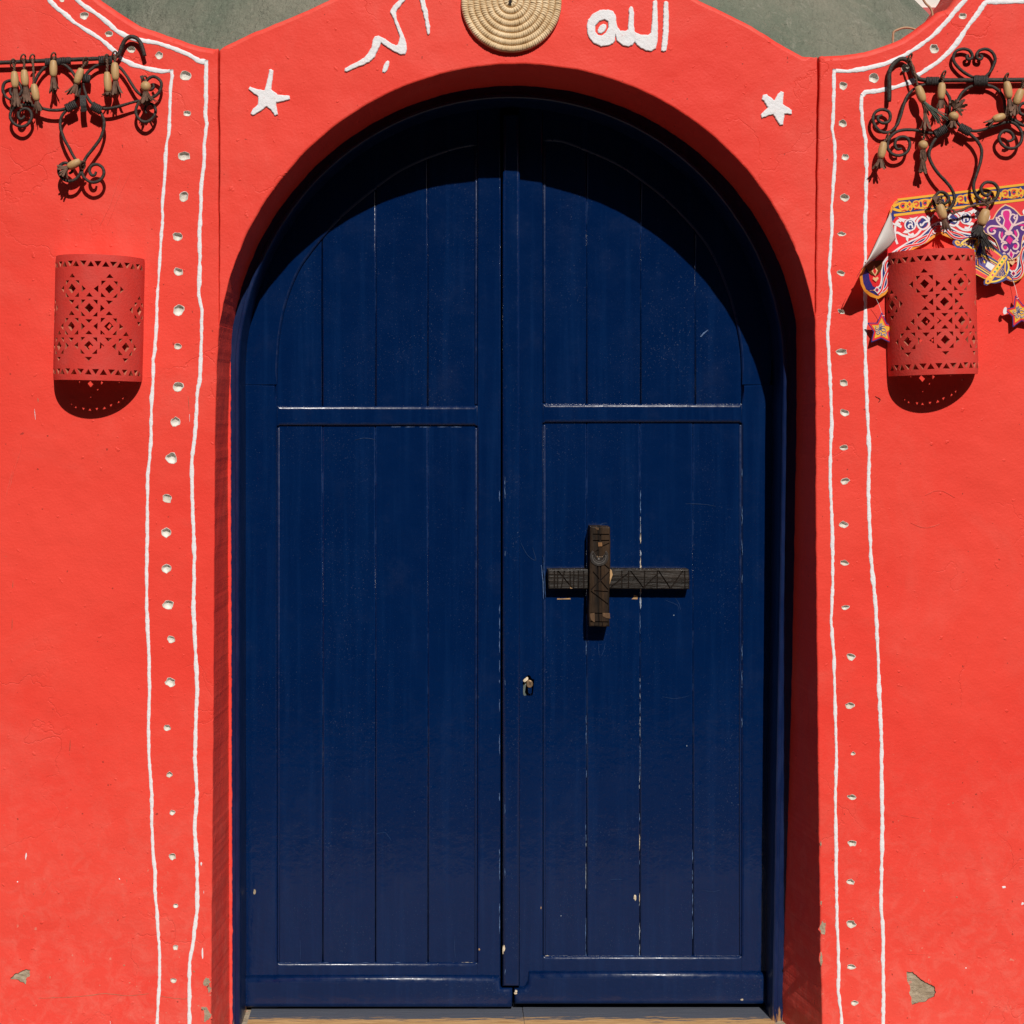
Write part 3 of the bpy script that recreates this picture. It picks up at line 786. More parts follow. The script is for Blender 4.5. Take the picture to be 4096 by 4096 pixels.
# ---------------------------------------------------------------- door leaves
def arc_y(x, r=1086): return 1473 - math.sqrt(max(0, r * r - (x - 2046) ** 2))
def arc_pts(x0, x1, n=24, r=1086):
    a0, a1 = math.acos((x0 - 2046) / r), math.acos((x1 - 2046) / r)
    return [(2046 + r * math.cos(a0 + (a1 - a0) * k / n), 1473 - r * math.sin(a0 + (a1 - a0) * k / n)) for k in range(n + 1)]
left = thing('door_leaf', 'left blue plank door leaf with no lock or bar on it', 'door', W(1500, 4034, YD + .02), 'pair of blue arched door leaves')
right = thing('door_leaf', 'right blue door leaf carrying the carved wooden cross bar and keyhole', 'door', W(2560, 4022, YD + .02), 'pair of blue arched door leaves')
BR = M['bluerail']; BL = M['blue']
UL = [(1108,1640),(1109,1587),(1112,1437),(1124,1310),(1150,1197),(1195,1085),(1240,1017),(1289,955),(1375,862),(1502,757),(1600,687),(1712,635),(1825,597),(1908,582)]
UR = [(2172,564),(2250,570),(2348,607),(2460,656),(2565,724),(2670,808),(2776,918),(2851,1025),(2918,1190),(2956,1348),(2967,1476),(2968,1640)]
ULs = smooth_path(UL, 3); URs = smooth_path(UR, 3)
def curve_y(C, x):
    for a, b in zip(C, C[1:]):
        if a[0] <= x <= b[0] and b[0] > a[0]: return a[1] + (b[1] - a[1]) * (x - a[0]) / (b[0] - a[0])
    return C[0][1] if x < C[0][0] else C[-1][1]
def steps(x, ya, yb, cuts):
    """points down a stile edge with extra ones either side of each rail"""
    ys = sorted({ya, yb} | {c + d for c in cuts for d in (-5, 5) if min(ya, yb) < c + d < max(ya, yb)})
    ys = ys if ya < yb else ys[::-1]
    return [(x, y) for y in ys]
def bev(x0, x1, spans, edge=9.0):
    """moulded edge only where a stile borders a panel"""
    return lambda x, y: edge if (abs(x - x0) < 2 or abs(x - x1) < 2) and any(a <= y <= b for a, b in spans) else .7
LC = [1624, 1703, 3853]; LS = [(0, 1620), (1707, 3849)]
RC_ = [1616, 1691, 3827]; RS_ = [(0, 1612), (1695, 3823)]
def rail(x0, y0, x1, y1, name, leaf, lower=False):
    pts = [(x0, y0), (x0 + 9, y0), (x1 - 9, y0), (x1, y0), (x1, y1), (x1 - 9, y1), (x0 + 9, y1), (x0, y1)]
    prism(name, pts, YD, .34, BR, leaf, lambda x, y: 13 if x0 + 5 < x < x1 - 5 and (y < y0 + 2 or not lower) else .7, 4)
prism('outer_stile', [(958, 1538.6), (1108, 1538.6)] + steps(1108, 1540, 4030, LC) + [(958, 4030)], YD, .34, BR, left, bev(1108, 1108, LS), 3)
prism('curved_rail', arc_pts(960, 1908.6) + [q for q in ULs[::-1] if q[1] < 1530] + [(1108, 1538), (962, 1538)], YD, .34, BR, left,
      lambda x, y: 9 if y > arc_y(min(max(x, 961), 1908)) + 60 and 1105 < x < 1900 and y < 1534 else .7, 3)
prism('meeting_stile', [(1909.2, arc_y(1910)), (2003, arc_y(2003)), (2003, 4030)] + steps(1909.2, 4030, 590, LC), YD, .34, BR, left, lambda x, y: 5 if x > 2000 else bev(1909.2, 1909.2, LS)(x, y), 3)
rail(1108.8, 1624, 1908.6, 1703, 'lock_rail', left); rail(1108.8, 3853, 1908.6, 4020, 'bottom_rail', left, True)
prism('kickboard', [(966, 3911), (1998, 3911), (2003, 3956), (2050, 3956), (2050, 4034), (966, 4034)], YD - .017, .33, BR, left, 20, 4)
# right leaf
prism('curved_rail', arc_pts(2172.6, 3100) + [(3082, 1538), (2968, 1538)] + [q for q in URs[::-1] if q[1] < 1530], YD, .34, BR, right,
      lambda x, y: 9 if y > arc_y(min(max(x, 2173), 3099)) + 60 and 2180 < x < 2975 and y < 1534 else .7, 3)
prism('outer_stile', [(2967.6, 1538.6), (3105, 1538.6), (3105, 4015)] + steps(2967.6, 4015, 1540, RC_), YD, .34, BR, right, bev(2967.6, 2967.6, RS_), 3)
rail(2172.6, 1616, 2967, 1691, 'lock_rail', right); rail(2172.6, 3827, 2967, 4010, 'bottom_rail', right, True)
prism('kickboard', [(2116, 3895), (3066, 3895), (3074, 4021), (2058, 4021), (2058, 3958), (2098, 3956), (2112, 3935)], YD - .017, .33, BR, right, 20, 4)
prism('cover_strip', [(2012, 456), (2080, 456), (2080, 3947), (2010, 3947)], YD - .022, .33, BR, right, 13, 4)
# meeting stile of the right leaf with the broken lock hole
KH = [(2060 + x * .06211, 2680 + y * .06211) for x, y in [(530,610),(640,480),(780,370),(860,315),(930,350),(1000,390),(1040,500),(1110,575),(1245,610),(1225,760),(1210,900),(1200,1100),(1180,1300),(1150,1560),(1100,1690),(860,1680),(590,1672),(530,1600),
      (508,1540),(512,1250),(520,960),(470,890),(530,790),(505,690)]]
def holed_stile(name, outer, hole, parent):
    o = ccw(outer); bb_ = [bev(2172, 2172, RS_)(*q) for q in o]; b = inset_v(o, bb_); hl = ccw(hole)
    V, F, *_ = regions(b, [(hl, None)], lambda x, y, h: W(x, y, YD))
    n = len(o)
    for p, k_ in ((b, 0), (inset_v(o, [q * .3 for q in bb_]), .3), (o, 1), (o, 30)): V += [W(x, y, YD) + Vector((0, min(.04, d_ / S * k_) if k_ < 5 else .04, 0)) for (x, y), d_ in zip(p, bb_)]
    s = len(V) - 4 * n
    for k in range(3):
        for i in range(n): F.append((s + k * n + i, s + k * n + (i + 1) % n, s + (k + 1) * n + (i + 1) % n, s + (k + 1) * n + i))
    s = len(V); m = len(hl)
    for dy in (0, .0005, .034): V += [W(x, y, YD) + Vector((0, dy, 0)) for x, y in hl]
    for k in range(2):
        for i in range(m): F.append((s + k * m + i, s + k * m + (i + 1) % m, s + (k + 1) * m + (i + 1) % m, s + (k + 1) * m + i))
    return mesh(name, V, F, BR, parent)
ms = holed_stile('meeting_stile', [(2076, arc_y(2076)), (2172, arc_y(2172))] + steps(2172, 575, 4010, RC_) + [(2076, 4010)], KH, right)
WL[ms.name] = WL[right.name]
kz = lambda L: [(2060 + x * .06211, 2680 + y * .06211) for x, y in L]
prism('lock_recess', rect(2085, 2690, 2142, 2792), YD + .030, YD + .036, M['dark'], ms, 1)
prism('lock_plate', kz([(540,1010),(620,960),(700,880),(690,1100),(660,1300),(640,1420),(660,1520),(740,1640),(590,1660),(520,1560),(515,1300)]), YD + .006, YD + .03, M['steel'], ms, 1)
prism('wood_splinter', kz([(530,620),(640,540),(780,440),(850,500),(860,600),(800,680),(700,760),(640,800),(540,760),(505,690)]), YD + .005, YD + .028, M['chip'], ms, 2)
prism('lock_body', kz([(840,1100),(1090,1100),(1080,1450),(1040,1520),(960,1550),(890,1520),(840,1430)]), YD + .001, YD + .03, BR, ms, 1)
lc = prism('lock_cylinder', [(2060 + (945 + 215 * math.cos(a * .2618)) * .06211, 2680 + (905 + 235 * math.sin(a * .2618)) * .06211) for a in range(24)], YD - .001, YD + .03, M['brass'], ms, 1.5)
prism('key_slot', kz([(940,780),(1000,790),(985,850),(1010,890),(985,970),(945,965),(960,890),(930,850)]), YD - .0016, YD, M['dark'], ms, .3)
# planks
def planks(parent, xs, curve, y0, y1, up):
    for i in range(len(xs) - 1):
        a, b = xs[i] + (.3 if i else -9), xs[i + 1] - (.3 if i < len(xs) - 2 else -9)
        if up:
            n = 10
            top = [(a + (b - a) * k / n, curve_y(curve, a + (b - a) * k / n) - 16) for k in range(n + 1)]
            poly = top + [(b, y1), (a, y1)]
            if i == 0 and curve is ULs: poly = [(a, 1640), (a, 1380)] + [(x, y - 14) for x, y in curve if a + 6 < x < b and y < 1390] + [(b, curve_y(curve, b) - 14), (b, y1)]
            if i == len(xs) - 2 and curve is URs: poly = [(a, y1), (a, curve_y(curve, a) - 14)] + [(x, y - 14) for x, y in curve if a < x < b - 6 and y < 1390] + [(b, 1380), (b, 1640)]
        else: poly = rect(a, y0, b, y1)
        prism('plank', poly, YP + random.uniform(-.0008, .0008), .33, BL, parent, 6.5, 3)
planks(left, [1108, 1290, 1503, 1711, 1909], ULs, 0, 1640, True)
planks(left, [1108, 1291, 1502, 1712, 1909], None, 1690, 3868, False)
planks(right, [2172, 2347, 2563, 2781, 2967], URs, 0, 1632, True)
planks(right, [2172, 2347, 2560, 2772, 2966], None, 1680, 3842, False)
for leaf, rs in ((left, [(1109.5,1712,1119,3846),(1899,1712,1908.5,3846),(1899,600,1908.5,1618)]), (right, [(2173,1700,2182.5,3820),(2957.5,1700,2967,3820),(2173,585,2182.5,1610)])):
    for q in rs: prism('panel_moulding', rect(*q), YP - .0042, .325, M['bluemould'], leaf, 4.2, 3)
prism('gap_light_stop', arc_pts(985, 2003, 24, 1080) + [(2003, 4020), (985, 4020)], .345, .36, M['dark'], left, 1)  # dark sheets added behind the gaps so no sky light leaks through
prism('gap_light_stop', arc_pts(2056, 3105, 24, 1080) + [(3105, 4012), (2056, 4012)], .345, .36, M['dark'], right, 1)
prism('gap_shade_strip', rect(1995, 400, 2062, 4010), .341, .344, M['dark'], right, .5)  # dark strip added behind the centre gap in place of its shade

# flaked paint, plus thin glints painted as strips, along joints and bumped edges
def flakes(parent, x, y0, y1, dens, wmax, mats, yd=YP, drift=None):
    y = y0
    groups = {m: ([], []) for m in mats}
    while y < y1:
        ln = random.uniform(14, 90) * random.uniform(.4, 1.3)
        if random.random() < dens * (.5 + .9 * (mnoise.noise(Vector((x * .1, y / 120, 2))) + .4)):
            m = random.choice(mats); n = max(3, int(ln / 5)); Vv, Ff = groups[m]; b = len(Vv)
            for k in range(n + 1):
                yy = y + ln * k / n; xx = x + (drift(yy) if drift else 0) + wob(yy, x, 16, 2.2, 1)
                ww = wmax * math.sin(math.pi * (k + .35) / (n + .7)) * random.uniform(.45, 1.1)
                for s in (-.5, .5): Vv.append(W(xx + s * ww, yy, yd) - Vector((0, .0011, 0)))
            for k in range(n): Ff.append((b + 2 * k, b + 2 * k + 1, b + 2 * k + 3, b + 2 * k + 2))
        y += ln * random.uniform(.8, 1.6)
    for m, (Vv, Ff) in groups.items():
        if Ff: mesh('flakes_and_glints', Vv, Ff, M[m], parent, kind='stuff')
for x, y0, y1, d, wm, mm in ((2562,1960,2130,1.5,3.6,['chipw','chipb']),(2562,2130,2270,2.0,5.5,['chipw','chip']),(2562,2350,2450,2.6,8,['chip','chipw']),(2560,2450,3100,.9,2.4,['chipw','chipb']),(2558,3100,3830,.9,2.8,['chipw','chipb','chipw','chip']),
                             (2345,2560,3200,.5,2.2,['chipb']),(2343,3200,3830,.6,2.8,['chipw','chipb']),(2770,3300,3830,.45,2.4,['chipb']),
                             ):
    flakes(right, x, y0, y1, d, wm, mm)
flakes(left, 1998, 1900, 3900, .3, 3, ['chipb'], YD)
flakes(right, 2020, 1600, 3900, .25, 2.5, ['chipb'], YD - .022)
flakes(right, 2968, 1700, 3800, .3, 2.6, ['chipb'], YD)
def hflakes(parent, y, x0, x1, dens, wmax, mats, yd):
    x = x0; groups = {m: ([], []) for m in mats}
    while x < x1:
        ln = random.uniform(8, 60)
        if random.random() < dens:
            m = random.choice(mats); n = max(3, int(ln / 6)); Vv, Ff = groups[m]; b = len(Vv)
            for k in range(n + 1):
                ww = wmax * math.sin(math.pi * (k + .35) / (n + .7)) * random.uniform(.4, 1.1)
                yy = y + wob(x + ln * k / n, y, 18, 2, 1)
                for s in (-.5, .5): Vv.append(W(x + ln * k / n, yy + s * ww, yd) - Vector((0, .0012, 0)))
            for k in range(n): Ff.append((b + 2 * k, b + 2 * k + 1, b + 2 * k + 3, b + 2 * k + 2))
        x += ln * random.uniform(.9, 1.7)
    for m, (Vv, Ff) in groups.items():
        if Ff: mesh('flakes_and_glints', Vv, Ff, M[m], parent, kind='stuff')
hflakes(right, 3824, 2180, 2560, .6, 6, ['chip', 'chipb'], YP - .001)
hflakes(left, 3850, 1115, 1905, .3, 4, ['chip', 'chipb'], YP - .001)
hflakes(left, 1708, 1500, 1905, .4, 2.5, ['chipb'], YP)
def door_chip(parent, poly, yd, mat):
    mesh('paint_chip', [W(x, y, yd) - Vector((0, .0012, 0)) for x, y in poly], [tuple(range(len(poly)))], M[mat], parent)
for x, y, rx, ry, yd, mt, pr in ((2017,3792,4,14,YD-.022,'chip',right),(2012,3800,2,18,YD-.022,'chip',right),(2540,3590,5,11,YP,'chip',right),(2064,3965,5,6,YD-.017,'chip',right),(2062,3973,6,4,YD-.017,'chip',right),
                             (2164,3630,2,5,YD,'freshwood',right),(1019,3567,5,11,YD,'plaster',left),(1917,3797,3,4,YD,'freshwood',left),(2967,3998,5,4,YD-.017,'chip',right),(2747,2983,2,3,YP,'chipw',right),
                             (2244,3663,2,2,YP,'chipw',right),(2695,2461,2,3,YP,'chipw',right)):
    door_chip(pr, blob(x, y, rx, ry, 9, .3), yd, mt)
door_chip(right, [(2229,2393),(2244,2394),(2281,2392),(2283,2397),(2250,2397),(2228,2398)], YP, 'freshwood')
door_chip(right, [(2526,2396),(2536,2388),(2535,2380),(2550,2384),(2550,2397)], YP, 'freshwood')
door_chip(right, [(2800,1346),(2814,1330),(2834,1318),(2818,1334),(2804,1348)], YP, 'chipb')

for path, wd, mt, yd in (([(2649,2786),(2699,2794),(2761,2782)],2.2,'scuff',YP),([(2739,2015),(2800,2016),(2863,2025)],2.2,'scuff',YP),([(2083,2170),(2110,2220),(2143,2240),(2130,2190)],2.4,'scuff',YD),([(2175,2225),(2178,2300),(2181,2390)],7,'scuff',YD-.0005),
                         ([(2165,2260),(2172,2330),(2174,2395)],3,'chipb',YD-.0005),([(2660,2400),(2709,2420),(2712,2440)],2,'scuff',YP),([(2700,2390),(2716,2415),(2722,2440)],2,'scuff',YP),([(2394,2570),(2396,2615),(2402,2620)],2,'scuff',YP),
                         ([(2421,2570),(2415,2600),(2406,2622)],2,'scuff',YP),([(2350,2150),(2400,2100),(2430,2092)],3,'scuff',YP),([(2810,3560),(2850,3566),(2880,3560)],2.5,'scuff',YP),([(2430,3520),(2470,3516),(2490,3518)],2.5,'scuff',YP)):
    scratch(right, path, wd, mt, yd)
for path, wd, mt, yd in (([(1503,3336),(1540,3330),(1565,3362)],2.2,'scuff',YP),([(1200,3760),(1202,3800),(1201,3840)],2,'scuff',YP),([(1820,3740),(1818,3790),(1822,3830)],2,'scuff',YP),([(1420,1760),(1460,1752),(1500,1758)],3,'scuff',YP)):
    scratch(left, path, wd, mt, yd)

# ---------------------------------------------------------------- carved wooden cross bar
lx, ly = 2050, 2000
zl = lambda L: [(lx + x * .46584, ly + y * .46584) for x, y in L]
def stroke_poly(path, wd):
    a, b = [], []
    n = len(path)
    for i in range(n):
        p, q = path[max(0, i - 1)], path[min(n - 1, i + 1)]
        dx, dy = q[0] - p[0], q[1] - p[1]; L = math.hypot(dx, dy) or 1
        ww = wd[i] / 2 if isinstance(wd, list) else wd / 2
        a.append((path[i][0] - dy / L * ww, path[i][1] + dx / L * ww)); b.append((path[i][0] + dy / L * ww, path[i][1] - dx / L * ww))
    return a + b[::-1]
def carved(name, outer, strokes, yf, yb, mat, parent, depth=.0035, bevel=5):
    o = ccw(outer)
    o = [(x + wob(x, y, 12, 1.1, 4), y + wob(x, y, 12, 1.1, 5)) for x, y in resample(o, 7, True)]
    top = inset(o, bevel)
    feats = [(s, depth) for s in strokes]
    V, F, T, *_ = regions(top, feats, lambda x, y, h: W(x, y, yf) + Vector((0, h, 0)))
    fm = [1 if t else 0 for t in T]
    n = len(o); s = len(V)
    for p, dy in ((top, 0), (inset(o, bevel * .35), bevel / S * .4), (o, bevel / S), (o, yb - yf)): V += [W(x, y, yf) + Vector((0, dy, 0)) for x, y in p]
    for k in range(3):
        for i in range(n): F.append((s + k * n + i, s + k * n + (i + 1) % n, s + (k + 1) * n + (i + 1) % n, s + (k + 1) * n + i)); fm.append(0)
    return mesh(name, V, F, None, parent, mats=[mat, M['groove']], fm=fm)
latch = thing('wooden_latch', 'dark carved wooden cross shaped latch with a crescent medallion on the blue door', 'latch', W(2400, 2508, YD))
cr = [[(360,597),(358,762)],[(388,597),(386,762)],[(388,605),(512,758)],[(445,610),(418,755)],[(493,597),(496,760)],[(526,597),(524,762)],[(566,597),(563,765)],[(610,597),(612,765)],
      [(842,752),(1000,625)],[(938,600),(938,765)],[(997,600),(995,765)],[(1005,600),(1125,755)],[(1135,600),(1130,755)],[(1125,755),(1242,640)],[(1243,600),(1240,765)],[(1250,602),(1356,762)],[(1356,762),(1462,610)],[(1478,600),(1480,765)]]
cp = [stroke_poly(zl(s), 5.2) for s in cr]
carved('crossbar', zl([(303,597),(640,593),(850,592),(1100,594),(1515,596),(1521,680),(1519,768),(1100,766),(840,764),(640,765),(310,764)]), cp, YD - .027, YP + .01, M['darkwoodx'], latch)
vr = [[(690,294),(840,296)],[(690,349),(840,347)],[(756,404),(800,385),(838,366)],[(712,445),(738,428)],[(790,556),(832,592)],[(668,778),(832,615)],[(690,615),(820,770)],[(700,780),(820,787)],[(668,780),(826,900)],
      [(757,560),(752,690)],[(728,560),(726,640)],[(658,972),(836,974)],[(736,975),(742,1040)],[(770,1045),(775,1088)],[(757,300),(755,345)],[(660,1045),(835,1048)]]
vp = [stroke_poly(zl(s), [4.6, 4.6, 4.0][:len(s)]) for s in vr]
carved('upright_bar', zl([(668,228),(750,228),(838,234),(842,400),(840,592),(834,770),(832,1000),(834,1088),(750,1090),(660,1086),(655,970),(662,770),(664,590),(666,400)]), vp, YD - .050, YP + .01, M['darkwood'], latch)
prism('peg', zl([(735,364),(768,365),(772,398),(736,400)]), YD - .0515, YD - .03, M['freshwood'] if False else mat_wood('orange_peg_wood', (.17, .08, .03), (.24, .12, .05)), latch, 1)
for P_, yd, mt in (([(668,975),(705,968),(706,1048),(690,1045),(672,1025)], YD - .0515, 'splinter'), ([(772,970),(836,970),(838,1018),(800,1010),(775,1000)], YD - .0515, 'splinter'), ([(836,592),(850,600),(858,640),(846,690),(836,730)], YD - .029, 'freshwood'),
               ([(493,745),(515,760),(495,763)], YD - .0285, 'freshwood'), ([(708,236),(740,238),(738,260),(715,252)], YD - .0515, 'splinter')):
    prism('broken_splinter', zl([(x + random.uniform(-3, 3), y + random.uniform(-3, 3)) for x, y in P_]), yd, yd + .004, M[mt], latch, .8)
# crescent medallion
mx, my, mr = lx + 745 * .46584, ly + 487 * .46584, 37.0
YM = YD - .050
def ringpts(r, a0, a1, n): return [(mx + r * math.cos(a0 + (a1 - a0) * k / n), my + r * math.sin(a0 + (a1 - a0) * k / n)) for k in range(n + 1)]
outer = ringpts(mr, R(-42), R(222), 40)
innr = [(mx + 2 + 21 * math.cos(a), my - 18 + 19 * math.sin(a)) for a in [R(172) - (R(172) - R(8)) * k / 16 for k in range(17)]]
med = prism('medallion', outer + innr, YM - .003, YM + .002, M['darkmetal'], latch, 2)
def studs(pts, r, yd):
    V = []; F = []
    for x, y in pts:
        b = len(V)
        for k in range(6): V.append(W(x + r * math.cos(k * 1.047), y + r * math.sin(k * 1.047), yd))
        for k in range(6): V.append(W(x + r * .6 * math.cos(k * 1.047), y + r * .6 * math.sin(k * 1.047), yd) - Vector((0, r * .6 / S, 0)))
        for k in range(6): F.append((b + k, b + (k + 1) % 6, b + 6 + (k + 1) % 6, b + 6 + k))
        F.append(tuple(b + 6 + k for k in range(6)))
    return V, F
V, F = studs(ringpts(mr - 1.2, R(-40), R(220), 62) + innr[1:-1], .8, YM - .0035)
mesh('bead_border', V, F, M['metal'], med, kind='stuff')
V, F = studs(ringpts(mr - 5.2, R(-38), R(218), 34) + ringpts(mr - 14.5, R(10), R(170), 14), 1.15, YM - .0035)
mesh('rivet_row', V, F, M['metal'], med, kind='stuff')
for rr in (mr - 9, mr - 11, mr - 17.5):
    V, F = tube([W(x, y, YM - .0035) for x, y in ringpts(rr, R(-15 if rr > 22 else 10), R(195 if rr > 22 else 170), 28)], .0005, 5)
    mesh('wire_ring', V, F, M['metal'], med)
V, F = studs([(mx - 2, my + 9)], 5, YM - .0035); mesh('boss', V, F, M['metal'], med)
for x in (-8, 2, 11):
    prism('triangle_stud', [(mx + x - 2.5, my - 1), (mx + x + 2.5, my - 1), (mx + x, my + 4.5)], YM - .0045, YM - .002, M['brass'], med, .4)

# ---------------------------------------------------------------- coiled straw mat
mat_o = thing('woven_mat', 'round coiled straw mat hanging above the arch between the white scripts', 'mat', W(2047, 10, 0))
mcx, mcy = 2045.0, 13.0
for k in range(8):
    r = 187 - 24.6 * k; cxk = mcx - .6 * k; cyk = mcy - .7 * k
    if r < 8: r = 9
    ns = max(12, int(2 * math.pi * r / random.uniform(8.6, 9.6))); seg = ns * 6; cs = 12
    amp = [random.uniform(.90, 1.08) for _ in range(ns)]; off = [random.uniform(-.5, .5) for _ in range(ns)]
    V = []; F = []
    for i in range(seg):
        st = i / 6; q = int(st) % ns; u = st - int(st)
        a = 2 * math.pi * (i / seg) + off[q] * .12 / ns
        lump = (.70 + .34 * math.sin(math.pi * (u + .08) / 1.0) ** .6 if 0 < u + .08 < 1 else .70) * amp[q]
        wobr = 1.6 * mnoise.noise(Vector((math.cos(a) * 2, math.sin(a) * 2, k)))
        for j in range(cs):
            b = 2 * math.pi * j / cs
            rr = r + wobr + 12.9 * math.cos(b) * (.93 + .07 * lump) * (1 if abs(math.cos(b)) < .8 else .95 + .08 * lump)
            tw = a + .035 * math.cos(b) * 60 / max(60, r)
            dep = -.0085 - .0098 * math.sin(b) * lump + .0004 * k
            V.append(W(cxk + rr * math.cos(tw), cyk + rr * math.sin(tw), 0) + Vector((0, dep, 0)))
    for i in range(seg):
        for j in range(cs): F.append((i * cs + j, i * cs + (j + 1) % cs, ((i + 1) % seg) * cs + (j + 1) % cs, ((i + 1) % seg) * cs + j))
    mesh('coil', V, F, M['straw'], mat_o, smooth=True)
V, F = tube([W(2041, 7, -.004), W(2041, 7, -.019), W(2041, 7, -.0205)], [.0035, .0035, .005], 8); mesh('nail', V, F, M['iron'], mat_o)

# ---------------------------------------------------------------- pierced terracotta wall lamps
RS = 176.0
def sconce_holes():
    H = []; c = 74.0; rows = [134, 208, 281, 357]
    dia = [(-1, 0), (1, 0), (0, 1), (-3, 1), (3, 1), (-1, 2), (1, 2), (0, 3), (-2, 3), (2, 3), (-3, 0.02) if False else (3.02, 1.0)]
    for i, j in dia[:-1]:
        x, y = i * c + random.uniform(-2, 2), rows[j] + random.uniform(-2, 2)
        def add(p, big=0):
            H.append([(x + a * 1.0 + random.uniform(-.8, .8), y + b + random.uniform(-.8, .8)) for a, b in p])
        add([(-18, 0), (0, -19), (18, 0), (0, 19)])
        for sx in (-1, 1):
            for sy in (-1, 1): add([(sx * 32, sy * 32), (sx * 14, sy * 32), (sx * 32, sy * 14)])
        if i < 3: add([(43, -14), (43, 14), (60, 0)])
        if i > -3: add([(-43, -14), (-43, 14), (-60, 0)])
        add([(-14, -44), (14, -44), (0, -60)]); add([(-14, 44), (14, 44), (0, 60)])
    for y0, y1 in ((26, 48), (446, 468)):
        for k in range(-8, 9):
            x = k * 29.5 + random.uniform(-1.5, 1.5); up = k % 2 == 0
            p = [(x - 14, y1), (x + 14, y1), (x, y0)] if up else [(x - 14, y0), (x + 14, y0), (x, y1)]
            H.append([(a + random.uniform(-.8, .8), b + random.uniform(-.8, .8)) for a, b in p])
    return [h for h in H if all(abs(p[0]) < 268 for p in h)]
def make_sconce(cx, ybot, height, tilt, label):
    H = sconce_holes(); A = RS * math.pi / 2
    # drop holes that would touch a neighbour
    keep = []
    for h in H:
        b = bbox(h)
        if all(not (b[0] < q[2] + 1 and b[2] > q[0] - 1 and b[1] < q[3] + 1 and b[3] > q[1] - 1 and any(inside(p, hh) for p in h)) for hh, q in keep): keep.append((h, b))
    H = [h for h, b in keep]
    outer = resample(rect(-A, 0, A, height), 12, True)
    pts = [(-A + 2 * A * i / 44 + .37, height * j / 12 + .21) for i in range(1, 44) for j in range(1, 12)]
    T = 15.0; base = W(cx, ybot, 0)
    def pl(inner):
        rr = RS - (T if inner else 0)
        def f(a, v, h):
            q = 1 + .004 * mnoise.noise(Vector((a / 60, v / 60, 1)))
            lip = 0 if inner else -2.2 * (max(0, 1 - v / 5) ** 2 + max(0, 1 - (height - v) / 5) ** 2)
            return Vector(((rr * q + lip) * math.sin(a / RS) / S, -(rr * q + lip) * math.cos(a / RS) / S - .001, (height - v) / S))
        return f
    V1, F1, T1, bd, vid, v2 = regions(outer, [(h, None) for h in H], pl(False), 0.0, pts)
    V2, F2, *_ = regions(outer, [(h, None) for h in H], pl(True), 0.0, pts)
    n = len(V1); V = V1 + V2; F = F1 + [tuple(i + n for i in reversed(f)) for f in F2]
    fm = [0] * len(F1) + [0] * len(F2); sm = [True] * len(F)
    for a, b in bd:
        ia, ib = vid(a, 0.0), vid(b, 0.0)
        if ia < n and ib < n:
            q_ = len(V); V += [V[ia].copy(), V[ib].copy(), V[ib + n].copy(), V[ia + n].copy()]
            F.append((q_, q_ + 1, q_ + 2, q_ + 3)); sm.append(False)
            va, vb = v2[a], v2[b]
            edge = min(va[1], height - va[1]) < .01 and min(vb[1], height - vb[1]) < .01
            fm.append(0 if edge else 1)
    root = thing('wall_sconce', label, 'wall lamp', base, 'pierced terracotta wall lamps')
    root.rotation_euler = (0, R(tilt), 0)
    me = bpy.data.meshes.new('pierced_shade'); me.from_pydata([tuple(v) for v in V], [], F)
    me.materials.append(M['terra']); me.materials.append(M['rim'])
    me.polygons.foreach_set('material_index', fm); me.polygons.foreach_set('use_smooth', sm)
    o = bpy.data.objects.new('pierced_shade', me); COL.objects.link(o); o.parent = root
    lv = []; lf = []
    for zz in (height - 9, height - 20):
        lv += [Vector((0, -.0005, zz / S))] + [Vector(((RS - 7) * math.sin(-math.pi / 2 + math.pi * k / 24) / S, -(RS - 7) * math.cos(-math.pi / 2 + math.pi * k / 24) / S - .0005, zz / S)) for k in range(25)]
    lf = [tuple(range(26)), tuple(reversed(range(26, 52)))]
    lid = bpy.data.meshes.new('lid'); lid.from_pydata([tuple(v) for v in lv], [], lf); lid.materials.append(M['terra'])
    lo = bpy.data.objects.new('lid', lid); COL.objects.link(lo); lo.parent = root
    return root
make_sconce(394, 1524, 490, 1.2, 'pierced red half round wall lamp on the bare wall below the straight hanger rail')
make_sconce(3727, 1501, 490, -1.6, 'pierced red half round wall lamp in front of the printed paper banner')

